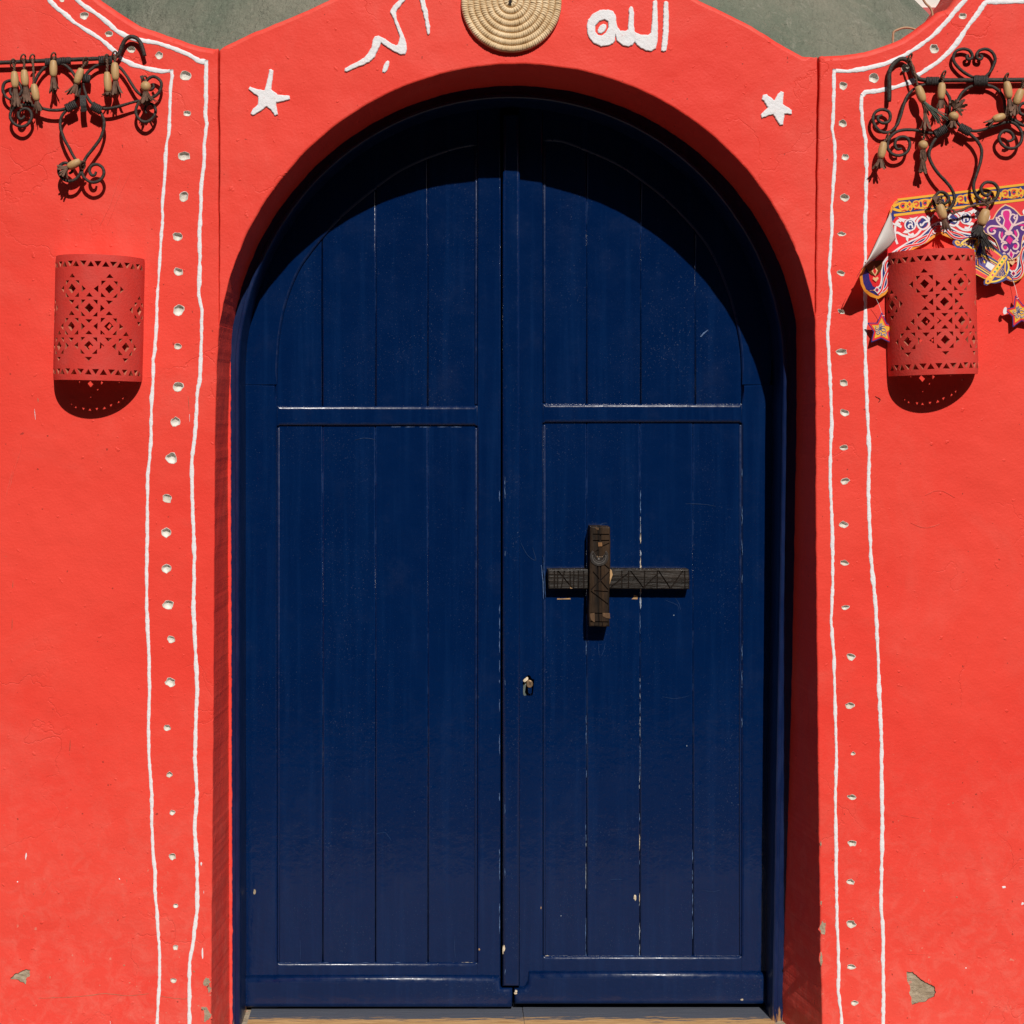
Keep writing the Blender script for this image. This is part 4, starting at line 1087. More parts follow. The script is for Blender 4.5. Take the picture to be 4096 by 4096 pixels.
# ---------------------------------------------------------------- wrought iron hangers
def z1(L): return [(x * .46584, y * .46584) for x, y in L]
def z2(L): return [(3296 + x * .41408, y * .41408) for x, y in L]
def scroll(name, path, dep, rad, mat, parent, sub=5, flat=1.0, taper=True):
    """path in photograph pixels (at the iron's own depth), dep = f(y) metres in front of the wall"""
    P = smooth_path(path, sub)
    rr = [rad * (.72 + .28 * min(1, min(i, len(P) - 1 - i) / 8)) if taper else rad for i in range(len(P))]
    Q = [W(x + wob(x, y, 25, .8, 1), y + wob(x, y, 25, .8, 2), -dep(x, y)) for x, y in P]
    V, F = tube(Q, [r * (1 + .05 * random.uniform(-1, 1)) for r in rr], 8, flat)
    return mesh(name, V, F, mat, parent, smooth=True)
def wraps(c, half, ang, r, dep, parent, turns=6, name='collar'):
    """leather binding: a stack of rings round the bars"""
    parts = []
    ca, sa = math.cos(ang), math.sin(ang)
    for k in range(turns):
        t = -half + 2 * half * (k + .5) / turns
        cx, cy = c[0] + ca * t, c[1] + sa * t
        pts = []
        for j in range(15):
            a = 2 * math.pi * j / 14
            ox = r * math.cos(a) * random.uniform(.95, 1.05)
            x, y = cx - sa * ox + random.uniform(-1, 1) * ca, cy + ca * ox
            pts.append(W(x, y, -dep + r / S * .62 * math.sin(a)))
        parts.append(tube(pts, half / turns / S * 1.25, 5))
    V, F = join(*parts); return mesh(name, V, F, M['wrap'], parent, smooth=True)

depL = lambda x, y: .018 + .023 * max(0, (y - 249) / 480)
rackL = thing('iron_hanger', 'black wrought iron scroll hanger with a straight rail and no heart on top', 'iron hanger', W(340, 249, -.02), 'wrought iron hangers on the wall')
IR = M['iron']
scroll('rail', z1([(-560,560),(-300,550),(-100,541),(0,538),(200,530),(400,521),(600,513),(800,505),(900,500),(975,495),(1022,462),(1046,400),(1075,345),(1120,316),(1170,326),(1207,370),(1228,425),(1242,480)]), lambda x, y: .018, .0056, IR, rackL, 4, taper=False)
WS = .0043
for p in ([(85,855),(45,825),(24,770),(40,712),(95,690),(150,702),(185,750),(180,800),(140,828),(100,812),(88,775),(108,752)],
          [(85,855),(170,850),(250,790),(300,700),(335,635),(385,580),(450,545),(530,548),(590,585),(640,645),(680,720),(680,800),(650,860),(590,915),(540,940),(480,947),(420,944),(370,933),(300,912),(240,900),(180,902),(115,930),(88,990),(108,1050),(170,1086),(232,1072),(272,1012),(258,950),(205,933),(162,965),(160,1008),(188,1022),(212,995)],
          [(715,735),(725,670),(770,605),(850,557),(930,550),(1020,575),(1080,640),(1130,720),(1180,790),(1250,838),(1320,832),(1370,785),(1387,720),(1360,676),(1308,658),(1262,690),(1250,740),(1285,772),(1320,750),(1310,716)],
          [(715,735),(735,800),(765,862),(800,895),(850,922),(900,932),(980,925),(1100,890),(1200,862)],
          [(1205,862),(1172,920),(1170,985),(1210,1035),(1262,1046),(1312,1012),(1337,950),(1310,898),(1270,895),(1245,935),(1258,975)],
          [(610,925),(548,972),(518,1040),(524,1120),(560,1210),(602,1285),(645,1365),(690,1430),(690,1485),(655,1535),(600,1556),(540,1536),(505,1482),(515,1422),(565,1398),(610,1430),(620,1470),(592,1490)],
          [(815,925),(862,962),(892,1035),(890,1110),(858,1195),(800,1275),(742,1350),(710,1420),(706,1490),(740,1542),(800,1567),(858,1547),(892,1492),(880,1440),(838,1412),(792,1420),(768,1460),(785,1502),(815,1502),(826,1475)]):
    scroll('scroll', z1(p), depL, WS, IR, rackL)
wraps(z1([(610,912)])[0], 22, -.5, 15, .030, rackL); wraps(z1([(828,928)])[0], 22, .5, 15, .030, rackL)
wraps(z1([(450,532)])[0], 30, -.03, 13, .020, rackL, 8); wraps(z1([(905,515)])[0], 27, -.05, 14, .020, rackL, 7); wraps(z1([(742,675)])[0], 16, .1, 14, .024, rackL, 4)
wraps(z1([(560,520)])[0], 22, -.03, 11, .019, rackL, 6)
def strap(name, path, wd, dep, parent, mat='wrap'):
    V = []; F = []; n = len(path)
    for i, (x, y) in enumerate(path):
        a, b = path[max(0, i - 1)], path[min(n - 1, i + 1)]; L = math.hypot(b[0] - a[0], b[1] - a[1]) or 1
        nx, ny = -(b[1] - a[1]) / L, (b[0] - a[0]) / L
        d = dep[i] if isinstance(dep, list) else dep
        for s in (-.5, .5): V.append(W(x + nx * wd * s, y + ny * wd * s, -d))
        for s in (.5, -.5): V.append(W(x + nx * wd * s, y + ny * wd * s, -d + .003))
    for i in range(n - 1):
        for k in range(4): F.append((4 * i + k, 4 * i + (k + 1) % 4, 4 * i + 4 + (k + 1) % 4, 4 * i + 4 + k))
    F += [(0, 1, 2, 3), tuple(4 * n - 4 + k for k in range(4))]
    return mesh(name, V, F, M[mat], parent)
strap('leather_strap', z1([(712,818),(712,860),(715,905),(722,958)]), 24, [.036, .042, .044, .040], rackL)
strap('leather_strap', z1([(1215,648),(1222,675),(1235,692)]), 14, [.034, .036, .034], rackL)

depR = lambda x, y: .0135 + .013 * max(0, (y - 320) / 300)
rackR = thing('iron_hanger', 'black wrought iron scroll hanger topped with an open heart', 'iron hanger', W(3923, 320, -.015), 'wrought iron hangers on the wall')
scroll('rail', z2([(628,982),(630,900),(630,800),(630,720),(650,650),(700,592),(760,568),(810,590),(850,650),(870,715),(915,762),(1000,775),(1150,776),(1300,776),(1600,775),(1932,772),(2200,770),(2320,700),(2420,590),(2520,600),(2550,740)]), lambda x, y: .014, .0060, IR, rackR, 4, taper=False)
for p in ([(1500,752),(1430,742),(1340,690),(1265,612),(1248,550),(1280,492),(1340,473),(1402,487),(1430,530),(1422,565),(1390,572),(1378,545),(1398,532)],
          [(1530,752),(1600,702),(1642,620),(1652,560),(1620,500),(1562,474),(1502,489),(1474,530),(1482,566),(1516,572),(1527,545),(1506,533)],
          [(985,812),(880,852),(810,922),(770,1010),(742,1110),(705,1205),(650,1265),(580,1280),(520,1250),(481,1190),(474,1130),(502,1080),(560,1058),(620,1075),(641,1122),(628,1170),(580,1190),(532,1170),(520,1130),(562,1112)],
          [(1085,1292),(950,1272),(850,1254),(740,1260),(660,1302),(616,1370),(620,1440),(662,1490),(730,1502),(800,1470),(830,1400),(810,1342),(760,1320),(702,1342),(684,1400),(708,1440),(752,1436)],
          [(1115,800),(1180,890),(1216,960),(1213,1050),(1200,1150),(1152,1250),(1090,1300)],
          [(1120,1285),(1180,1235),(1235,1160),(1262,1060),(1300,955),(1352,880),(1430,832),(1520,816),(1620,836),(1692,882),(1740,960),(1748,1050),(1770,1120),(1850,1170),(1935,1212),(2010,1175),(2025,1085),(1985,1012),(1922,998),(1884,1040),(1894,1092),(1942,1112),(1972,1080),(1950,1055)],
          [(1262,1110),(1290,1185),(1335,1228),(1400,1258),(1470,1266),(1540,1252),(1640,1218),(1770,1180),(1852,1202),(1910,1282),(1902,1372),(1842,1430),(1762,1426),(1702,1372),(1694,1312),(1740,1264),(1800,1275),(1832,1330),(1802,1362),(1768,1360)]):
    scroll('scroll', z2(p), depR, WS, IR, rackR)
scroll('scroll', z2([(1170,1245),(1100,1312),(1040,1400),(1014,1490),(1040,1580),(1100,1672)]) + [(3786,729),(3806,756),(3817,785),(3814,812),(3795,838),(3765,846),(3740,826),(3735,795),(3757,769),(3783,775),(3795,797),(3780,814),(3764,805)], depR, WS, IR, rackR)
scroll('scroll', z2([(1340,1230),(1405,1290),(1480,1362),(1522,1450),(1512,1560),(1482,1660)]) + [(3896,729),(3895,757),(3906,782),(3928,800),(3958,806),(3986,790),(3993,757),(3974,733),(3943,730),(3924,751),(3931,776),(3951,783),(3962,768)], depR, WS, IR, rackR)
wraps(z2([(1050,785)])[0], 26, .02, 15, .015, rackR, 8); wraps(z2([(1516,782)])[0], 28, .02, 20, .016, rackR, 9)
wraps(z2([(1130,1268)])[0], 27, -.5, 15, .024, rackR, 8); wraps(z2([(1360,1252)])[0], 24, .5, 15, .024, rackR, 7)

# ---------------------------------------------------------------- bead and leather tassels
GRP = 'wooden bead tassels tied to the iron hangers'
def lathe_between(a, b, prof, sides=14):
    ax = (b - a); L = ax.length; ax = ax.normalized()
    u = ax.cross(Vector((0, 1, 0)));  u = u.normalized() if u.length > 1e-3 else Vector((1, 0, 0)); v = ax.cross(u)
    V = []; F = []
    for t, r in prof:
        for k in range(sides):
            q = 2 * math.pi * k / sides; V.append(a + ax * (L * t) + (u * math.cos(q) + v * math.sin(q)) * r)
    for i in range(len(prof) - 1):
        for k in range(sides): F.append((i * sides + k, i * sides + (k + 1) % sides, (i + 1) * sides + (k + 1) % sides, (i + 1) * sides + k))
    F.append(tuple(range(sides))); F.append(tuple((len(prof) - 1) * sides + k for k in range(sides)))
    return V, F
def twist_cord(P, rad, turns):
    P = smooth_path([tuple(p) for p in P], 6); parts = []
    for ph in (0, math.pi):
        Q = []
        for i, p in enumerate(P):
            a = ph + turns * 2 * math.pi * i / max(1, len(P) - 1); p = Vector(p)
            Q.append(p + Vector((math.cos(a), math.sin(a) * .8, 0)) * rad * .8)
        parts.append(tube(Q, rad, 5))
    return join(*parts)
def fringe_mesh(a, b, spread, n, wd, r0, curl=1.0, thick=.0012):
    """flat leather strips from point a flaring out towards b"""
    ax = (b - a); L = ax.length; d = ax.normalized(); side = d.cross(Vector((0, 1, 0))).normalized(); fwd = Vector((0, -1, 0))
    parts = []
    for k in range(n):
        ang = 2 * math.pi * (k + random.uniform(-.3, .3)) / n
        ox, oy = math.cos(ang), math.sin(ang); Lk = L * random.uniform(.72, 1.08); tw = random.uniform(-1.2, 1.2)
        V = []; F = []; m = 7
        out = spread * random.uniform(.45, 1.25)
        for i in range(m + 1):
            t = i / m
            rr = r0 * (1 - .25 * math.sin(math.pi * t) * 0) + out * t ** 1.7
            c = a + d * (Lk * (t - .10 * curl * max(0, t - .75))) + side * (ox * rr + random.uniform(-1, 1) * .0006) + fwd * (oy * rr * .75)
            tang = side * math.cos(ang + math.pi / 2 + tw * t) + fwd * math.sin(ang + math.pi / 2 + tw * t)
            nor = side * math.cos(ang + tw * t) + fwd * math.sin(ang + tw * t)
            ww = wd * (.8 + .35 * t) * (1 if i < m else .55)
            V += [c - tang * ww / 2, c + tang * ww / 2, c + tang * ww / 2 - nor * thick, c - tang * ww / 2 - nor * thick]
        for i in range(m):
            for j in range(4): F.append((4 * i + j, 4 * i + (j + 1) % 4, 4 * i + 4 + (j + 1) % 4, 4 * i + 4 + j))
        F += [(0, 1, 2, 3), (4 * m, 4 * m + 1, 4 * m + 2, 4 * m + 3)]
        parts.append((V, F))
    return join(*parts)
BARREL = [(0, .45), (.03, .66), (.15, .84), (.32, .96), (.5, 1.0), (.68, .97), (.85, .86), (.97, .68), (1.0, .45)]
BALL = [(0, .3), (.04, .45), (.12, .68), (.25, .88), (.4, .98), (.5, 1.0), (.6, .98), (.75, .88), (.88, .68), (.96, .45), (1, .3)]
def tassel(label, knot, top, bot, end, dep, br=16.5, spread=.011, n=9, wd=.0062, prof=BARREL, mat='leather', knots=True, extra=None, twist=2):
    """knot/top/bot/end are photograph pixels: where the cord is tied, bead ends, fringe tips"""
    def q(p, k=0.0): return W(p[0], p[1], -(dep + k))
    root = thing('bead_tassel', label, 'tassel', q(top), GRP)
    V, F = lathe_between(q(top), q(bot), [(t, r * br / S) for t, r in prof]); mesh('bead', V, F, M['bead'], root, smooth=True)
    k0, t0 = q(knot), q(top)
    mid = (k0 + t0) / 2 + Vector((.002, -.002, 0))
    V, F = twist_cord([k0, mid, t0], .0024, twist)
    if knots:
        loop = [k0 + Vector((.006 * math.cos(a), -.009 * math.sin(a) - .001, .010 * math.sin(a + .6))) for a in [j * .57 for j in range(12)]]
        V, F = join((V, F), tube(loop, .0024, 5))
    mesh('cord', V, F, M['leather'], root, smooth=True)
    a = q(bot) + (q(top) - q(bot)).normalized() * .003
    V, F = fringe_mesh(a, q(end), spread, n, wd, br / S * .45); mesh('fringe', V, F, M[mat], root)
    if extra:
        for e in extra:
            V, F = fringe_mesh(W(*e[0], -(dep + .004)), W(*e[1], -(dep + e[2])), e[3], e[4], e[5], .004); mesh('fringe', V, F, M[e[6]], root)
    return root
Z1 = lambda x, y: (x * .46584, y * .46584)
Z2 = lambda x, y: (3296 + x * .41408, y * .41408)
tassel('leftmost long bead tassel hanging over the left upper scroll of the straight railed hanger', Z1(112,545), Z1(122,614), Z1(131,757), Z1(136,935), .034, 16)
tassel('bead tassel with a short black cord next to the leftmost tassel', Z1(200,505), Z1(206,600), Z1(219,742), Z1(236,895), .032, 16, extra=None)
tassel('low hung bead tassel on a long twisted brown cord at the straight railed hanger', Z1(278,505), Z1(288,722), Z1(316,867), Z1(332,965), .036, 16, twist=4)
tassel('bead tassel hanging straight at the middle of the left iron ring, under the rail', Z1(460,490), Z1(458,518), Z1(459,662), Z1(462,800), .036, 16, spread=.008)
tassel('tilted bead tassel at the crossing of the two rings of the straight railed hanger', Z1(735,530), Z1(700,588), Z1(655,720), Z1(618,835), .038, 16, spread=.014)
tassel('lower bead of the pair tied beside the hooked rail end', Z1(915,505), Z1(918,618), Z1(931,792), Z1(925,832), .034, 16, spread=.018)
tassel('upper bead of the pair tied beside the hooked rail end', Z1(985,478), Z1(984,538), Z1(992,692), Z1(1000,832), .042, 16.5, spread=.013)
tassel('round bead tassel with a bushy leather skirt on the right end scroll of its hanger', Z1(1240,690), Z1(1252,700), Z1(1250,788), Z1(1262,905), .046, 21, .020, 14, .0075, BALL)
V_ = tassel('bead tassel lying sideways on the bottom scroll of the straight railed hanger', Z1(712,1420), Z1(690,1382), Z1(583,1438), Z1(505,1472), .050, 17, spread=.018, n=11,
            extra=[(Z1(575,1440), Z1(530,1520), .004, .012, 6, .005, 'leather')])
tassel('long corded bead tassel with a green thread brush beside the hooked iron end', Z2(825,560), Z2(905,832), Z2(960,985), Z2(1015,1120), .034, 17.5, spread=.009, twist=5,
       extra=[(Z2(965,985), Z2(1165,1180), .012, .012, 26, .0016, 'greenfringe'), (Z2(975,1090), Z2(1000,1275), .006, .012, 9, .006, 'leather')])
tassel('bead tassel hanging straight under the wrapped left collar of the heart topped hanger', Z2(1150,725), Z2(1140,800), Z2(1128,962), Z2(1136,1058), .032, 16.5)
tassel('round bead with a leather bow above it at the centre of the heart topped hanger', Z2(1275,1020), Z2(1256,1082), Z2(1246,1168), Z2(1236,1240), .040, 20, .007, 6, .007, BALL,
       extra=[(Z2(1265,1050), Z2(1365,985), .006, .010, 6, .008, 'leather'), (Z2(1265,1050), Z2(1245,965), .006, .010, 5, .008, 'leather'), (Z2(1275,1040), Z2(1345,1095), .004, .008, 5, .006, 'leather')])
tassel('bead tassel hanging straight on the right rail of the heart topped hanger', Z2(1755,750), Z2(1763,788), Z2(1787,952), Z2(1812,1118), .034, 17, spread=.011)
tassel('bead tassel tilted towards its straight neighbour at the right picture edge', Z2(1925,800), Z2(1905,862), Z2(1850,1012), Z2(1815,1115), .036, 17)
tassel('bead tassel lying sideways on the right lower bar of the heart topped hanger', Z2(1790,1115), Z2(1745,1118), Z2(1630,1160), Z2(1568,1215), .030, 16.5, spread=.006, n=7)
tassel('bead tassel hanging from the far left small scroll of the heart topped hanger', Z2(622,1310), Z2(578,1372), Z2(546,1532), Z2(532,1640), .032, 16.5)
tassel('round bead tassel with a fringed leather tube hanging free beside the lower iron loop', Z2(958,1270), Z2(956,1358), Z2(956,1448), Z2(957,1560), .026, 19.5, .003, 12, .010, BALL, extra=[(Z2(956,1530), Z2(957,1675), .006, .006, 12, .0075, 'leather')])
tassel('bead tassel over the left end of the paper banner on the bottom scroll', (3757,800), (3757,818), (3775,876), (3788,930), .044, 18.5, spread=.011, n=11)
lt = tassel('bead tassel with long dark threads in front of the paper lantern', (3950,806), (3946,838), (3923,902), (3908,955), .046, 21, spread=.016, n=14, mat='darkfringe',
       extra=[((3915,905), (3960,1010), .012, .016, 30, .0018, 'darkfringe'), ((3912,910), (3940,985), .010, .010, 16, .0022, 'darkfringe')])
V, F = twist_cord([W(3822, 848, -.036), W(3850, 840, -.040), W(3880, 826, -.042), W(3912, 818, -.046), W(3950, 812, -.046), W(3970, 806, -.044)], .0028, 8)
mesh('cord', V, F, M['leather'], lt, smooth=True)
for c in ((3808,846), (3955,806), (3940,812)):
    k = [W(c[0] + 11 * math.cos(a) + 3 * math.cos(2.7 * a), c[1] + 8 * math.sin(a + .4), -.040 - .008 * math.sin(1.3 * a)) for a in [j * .6 for j in range(24)]]
    V, F = tube(k, .0026, 5); mesh('knot', V, F, M['leather'], lt, smooth=True)
strap('leather_strap', [(3733,783),(3745,795),(3752,812)], 20, [.047, .050, .047], rackR, 'leather')

# ---------------------------------------------------------------- printed paper decorations
LAY = .00045
def layer(poly, place, mat, lay, grid=12, acc=None):
    q = resample(ccw(poly), 9, True); b = bbox(q)
    pts = []
    if (b[2] - b[0]) > grid * 1.5 and (b[3] - b[1]) > grid * 1.5:
        y = b[1] + 1.3
        while y < b[3]:
            x = b[0] + 1.7
            while x < b[2]:
                if inside((x, y), q): pts.append((x, y))
                x += grid
            y += grid
    V, F, *_ = regions(q, [], lambda x, y, h: place(x, y, lay), 0.0, pts)
    A = acc.setdefault(mat, ([], [])); n = len(A[0]); A[0].extend(V); A[1].extend(tuple(i + n for i in f) for f in F)
def ink(path, wd, place, mat, lay, acc, smooth=4):
    P = smooth_path(path, smooth) if smooth else path
    n = len(P); L_, R_ = [], []
    for i in range(n):
        p, q = P[max(0, i - 1)], P[min(n - 1, i + 1)]; dx, dy = q[0] - p[0], q[1] - p[1]; L = math.hypot(dx, dy) or 1
        t = i / max(1, n - 1); ww = (wd if not isinstance(wd, tuple) else wd[0] + (wd[1] - wd[0]) * t) / 2
        L_.append(place(P[i][0] - dy / L * ww, P[i][1] + dx / L * ww, lay)); R_.append(place(P[i][0] + dy / L * ww, P[i][1] - dx / L * ww, lay))
    A = acc.setdefault(mat, ([], [])); b = len(A[0])
    for l, r in zip(L_, R_): A[0].extend((l, r))
    for i in range(n - 1): A[1].append((b + 2 * i, b + 2 * i + 1, b + 2 * i + 3, b + 2 * i + 2))
def flush(acc, root, name):
    V = []; F = []; mats = []; fm = []
    for k, (v, f) in acc.items():
        b = len(V); V += v; F += [tuple(i + b for i in t) for t in f]; fm += [len(mats)] * len(f); mats.append(M['p_' + k])
    return mesh(name, V, F, None, root, mats=mats, fm=fm)
def circ(x, y, rx, ry=None, n=14, a0=0, a1=2 * math.pi):
    ry = ry or rx; full = abs(a1 - a0 - 2 * math.pi) < 1e-6
    return [(x + rx * math.cos(a0 + (a1 - a0) * k / n), y + ry * math.sin(a0 + (a1 - a0) * k / n)) for k in range(n if full else n + 1)]
def ring(x, y, r, wd, place, mat, lay, acc, a0=0, a1=6.2832, ry=None): ink(circ(x, y, r, ry, 18, a0, a1 - 1e-4), wd, place, mat, lay, acc, 0)

BX, BY = 3739.0, 777.0
def buv(u, v): return BX + .9928 * u + .12 * v, BY - .12 * u + .9928 * v
def bdep(x, y):
    t = max(0, 3650 - x) / 210
    return .0115 + .030 * t * t + .05 * max(0, (3525 - x) / 85) ** 1.5 * min(1, max(0, (1240 - y) / 80)) + .0015 * math.sin(x / 40) + .002 * math.sin(y / 70)
def bplace(u, v, lay):
    x, y = buv(u, v); return W(x, y, -(bdep(x, y) + lay * LAY))
LOW = [(0,389),(30,375),(52,352),(64,322),(68,290),(80,258),(115,228),(170,207),(225,187),(275,159)]
FIELD = [(0,345),(15,335),(24,310),(28,280),(40,245),(80,211),(140,181),(200,159),(275,112)]
VINE = [(0,367),(22,356),(38,330),(46,290),(58,252),(97,220),(155,194),(212,173),(275,136)]
def scallop(prof, u0, u1):
    """points along a scalloped profile from u1 down to u0 (lobes at u = -275, 275, 825)"""
    out = []
    for c in (825, 275, -275):
        seg = [(c + a, v) for a, v in prof[::-1]] + [(c - a, v) for a, v in prof[1:]]
        out += seg if not out else seg[1:]
    return [p for p in out if u0 <= p[0] <= u1]
banner = thing('paper_banner', 'printed paper banner with gold navy and red arabesques and its left corner folded over', 'banner', W(3800, 800, -.012))
acc = {}
outline = [(-140, 0), (560, 0)] + scallop(LOW, -276, 560) + [(-305,375),(-327,352),(-337,322),(-338,285),(-200,80),(-184,42),(-178,28),(-163,10)]
layer(outline, bplace, 'orange', 0, 14, acc)
nav = [(-140, 8), (560, 8)] + [(u, v - 13) for u, v in scallop(LOW, -276, 560)] + [(-300,360),(-318,344),(-326,318),(-326,288),(-196,84),(-178,48),(-172,34),(-160,18)]
layer(nav, bplace, 'navy', 1, 14, acc)
fld = [(-165, 70), (560, 70)] + scallop(FIELD, -275, 560) + [(-290, 335), (-299, 310), (-300, 285), (-190, 100)]
layer(fld, bplace, 'red', 2, 14, acc)
ink(scallop(FIELD, -275, 560), 6, bplace, 'white', 3, acc, 3)
ink([(-172, 64), (100, 64), (300, 64), (560, 64)], 10, bplace, 'gold', 3, acc, 8)
ink([(-150, 4), (100, 4), (300, 4), (560, 4)], 9, bplace, 'gold', 3, acc, 8)
# gold braid of the top band
for ph in (0, 1):
    ink([(u, 34 + 15.5 * math.sin(u / 89.5 * math.pi * 1.0 + ph * math.pi)) for u in range(-172, 560, 8)], 10.5, bplace, 'gold', 3, acc, 2)
for k in range(-1, 7):
    u = -15 + 89.5 * k * 1.0
    c = [(u, 20), (u + 6, 27), (u, 34), (u - 6, 27)]; dd = [(u, 40), (u + 5, 46), (u, 52), (u - 5, 46)]
    layer([(u, 12), (u + 11, 27), (u + 5, 37), (u + 10, 46), (u, 57), (u - 10, 46), (u - 5, 37), (u - 11, 27)], bplace, 'gold', 4, 20, acc)
    layer(c, bplace, 'red', 5, 20, acc); layer(dd, bplace, 'red', 5, 20, acc)
    for s in (-1, 1):
        m = u + s * 27
        ring(m, 32, 12, 10.5, bplace, 'gold', 4, acc)
        ink([(m - s * 9, 24), (m + s * 3, 21), (m + s * 9, 30), (m + s * 1, 39), (m - s * 5, 33)], 4.6, bplace, 'red', 5, acc, 3)
        ink([(m - s * 12, 51), (m - s * 3, 48), (m + s * 8, 52)], (5, 2), bplace, 'red', 5, acc, 3)
    layer(circ(u + 44.7, 33, 5, 12, 10), bplace, 'navy', 5, 20, acc)
# vine in the scalloped border
vine = []
P = smooth_path(scallop(VINE, -275, 560), 5); tl = 0
for i, p in enumerate(P):
    q = P[min(len(P) - 1, i + 1)]; o = P[max(0, i - 1)]; dx, dy = q[0] - o[0], q[1] - o[1]; L = math.hypot(dx, dy) or 1
    if i: tl += math.hypot(p[0] - P[i - 1][0], p[1] - P[i - 1][1])
    vine.append((p, (-dy / L, dx / L), tl))
for ph in (0, math.pi):
    w_ = [(p[0] + n[0] * 9 * math.sin(t / 26 + ph), p[1] + n[1] * 9 * math.sin(t / 26 + ph)) for p, n, t in vine]
    ink(w_, 11, bplace, 'white', 4 if ph == 0 else 6, acc, 0); ink(w_, 6.5, bplace, 'red', 5 if ph == 0 else 7, acc, 0)
# white and navy arabesque on the red field, mirrored about each cusp
for cu in (0, 550):
    for s in ((-1, 1) if cu == 0 else (-1,)):
        f = lambda L: [(cu + s * a, v) for a, v in L]
        layer(f(circ(112, 110, 24, 25)), bplace, 'white', 4, 10, acc); layer(f(circ(112, 110, 18, 19)), bplace, 'navy', 5, 12, acc)
        ink(f([(104,124),(105,112),(113,108),(120,114),(117,121)]), 6.5, bplace, 'white', 6, acc); ink(f([(116,96),(106,98),(103,108)]), (6, 3.5), bplace, 'white', 6, acc)
        layer(f([(76,80),(98,84),(112,80),(104,90),(92,96),(86,90)]), bplace, 'white', 4, 10, acc); layer(f([(156,74),(148,88),(136,98),(132,90),(120,86),(136,82)]), bplace, 'white', 4, 10, acc)
        layer(f([(146,138),(134,128),(122,132),(112,136),(130,142)]), bplace, 'white', 4, 10, acc)
        ink(f([(86,106),(78,126),(62,134),(44,126),(36,112),(46,94),(60,84),(78,92),(86,106)]), 7.5, bplace, 'white', 4, acc)
        layer(f([(40,108),(50,94),(64,88),(70,97),(82,106),(78,122),(64,130),(48,122)]), bplace, 'navy', 3, 12, acc)
        ink(f([(40,104),(54,106),(64,116),(71,117),(70,109)]), 6.5, bplace, 'white', 6, acc)
        ink(f([(38,108),(32,96),(22,90),(14,80)]), 6, bplace, 'white', 5, acc); layer(f([(44,84),(34,78),(30,92),(38,98)]), bplace, 'white', 5, 10, acc)
        layer(f([(24,92),(30,96),(32,104),(26,104)]), bplace, 'navy', 5, 12, acc)
        ink(f([(72,134),(92,152),(118,158),(146,148),(168,134),(190,142),(206,166)]), 9, bplace, 'white', 4, acc)
        layer(f([(100,152),(104,142),(116,146),(128,138),(124,150),(112,158)]), bplace, 'white', 5, 12, acc); layer(f([(122,152),(134,150),(136,166),(130,178)]), bplace, 'white', 5, 12, acc)
        ink(f([(146,92),(156,86),(168,98),(174,120),(178,150),(172,180)]), 8.5, bplace, 'white', 4, acc)
        ink(f([(148,114),(164,104),(180,96),(190,80)]), (10, 4), bplace, 'white', 5, acc); layer(f([(150,100),(160,92),(164,100),(154,112)]), bplace, 'white', 5, 12, acc)
        ink(f([(184,114),(196,104),(206,112),(200,126),(190,122)]), 8, bplace, 'white', 5, acc); ink(f([(178,150),(190,156),(196,172)]), (8, 3), bplace, 'white', 5, acc)
        ink(f([(6,116),(20,138),(36,150)]), 6, bplace, 'white', 5, acc)
    # crown in the cusp
    layer([(cu, 128), (cu + 14, 142), (cu + 10, 152), (cu - 10, 152), (cu - 14, 142)], bplace, 'red', 8, 20, acc)
    for s in (-1, 1): ink([(cu + s * 6, 150), (cu + s * 18, 140), (cu + s * 24, 150), (cu + s * 16, 156)], 4, bplace, 'white', 8, acc)
# diamond knots at the lobe tips
for cu in (-275, 275):
    layer([(cu, 338), (cu + 13, 352), (cu, 367), (cu - 13, 352)], bplace, 'white', 8, 20, acc); layer([(cu, 343), (cu + 8, 352), (cu, 362), (cu - 8, 352)], bplace, 'red', 9, 20, acc)
    layer([(cu, 348), (cu + 4, 352), (cu, 357), (cu - 4, 352)], bplace, 'navy', 10, 20, acc)
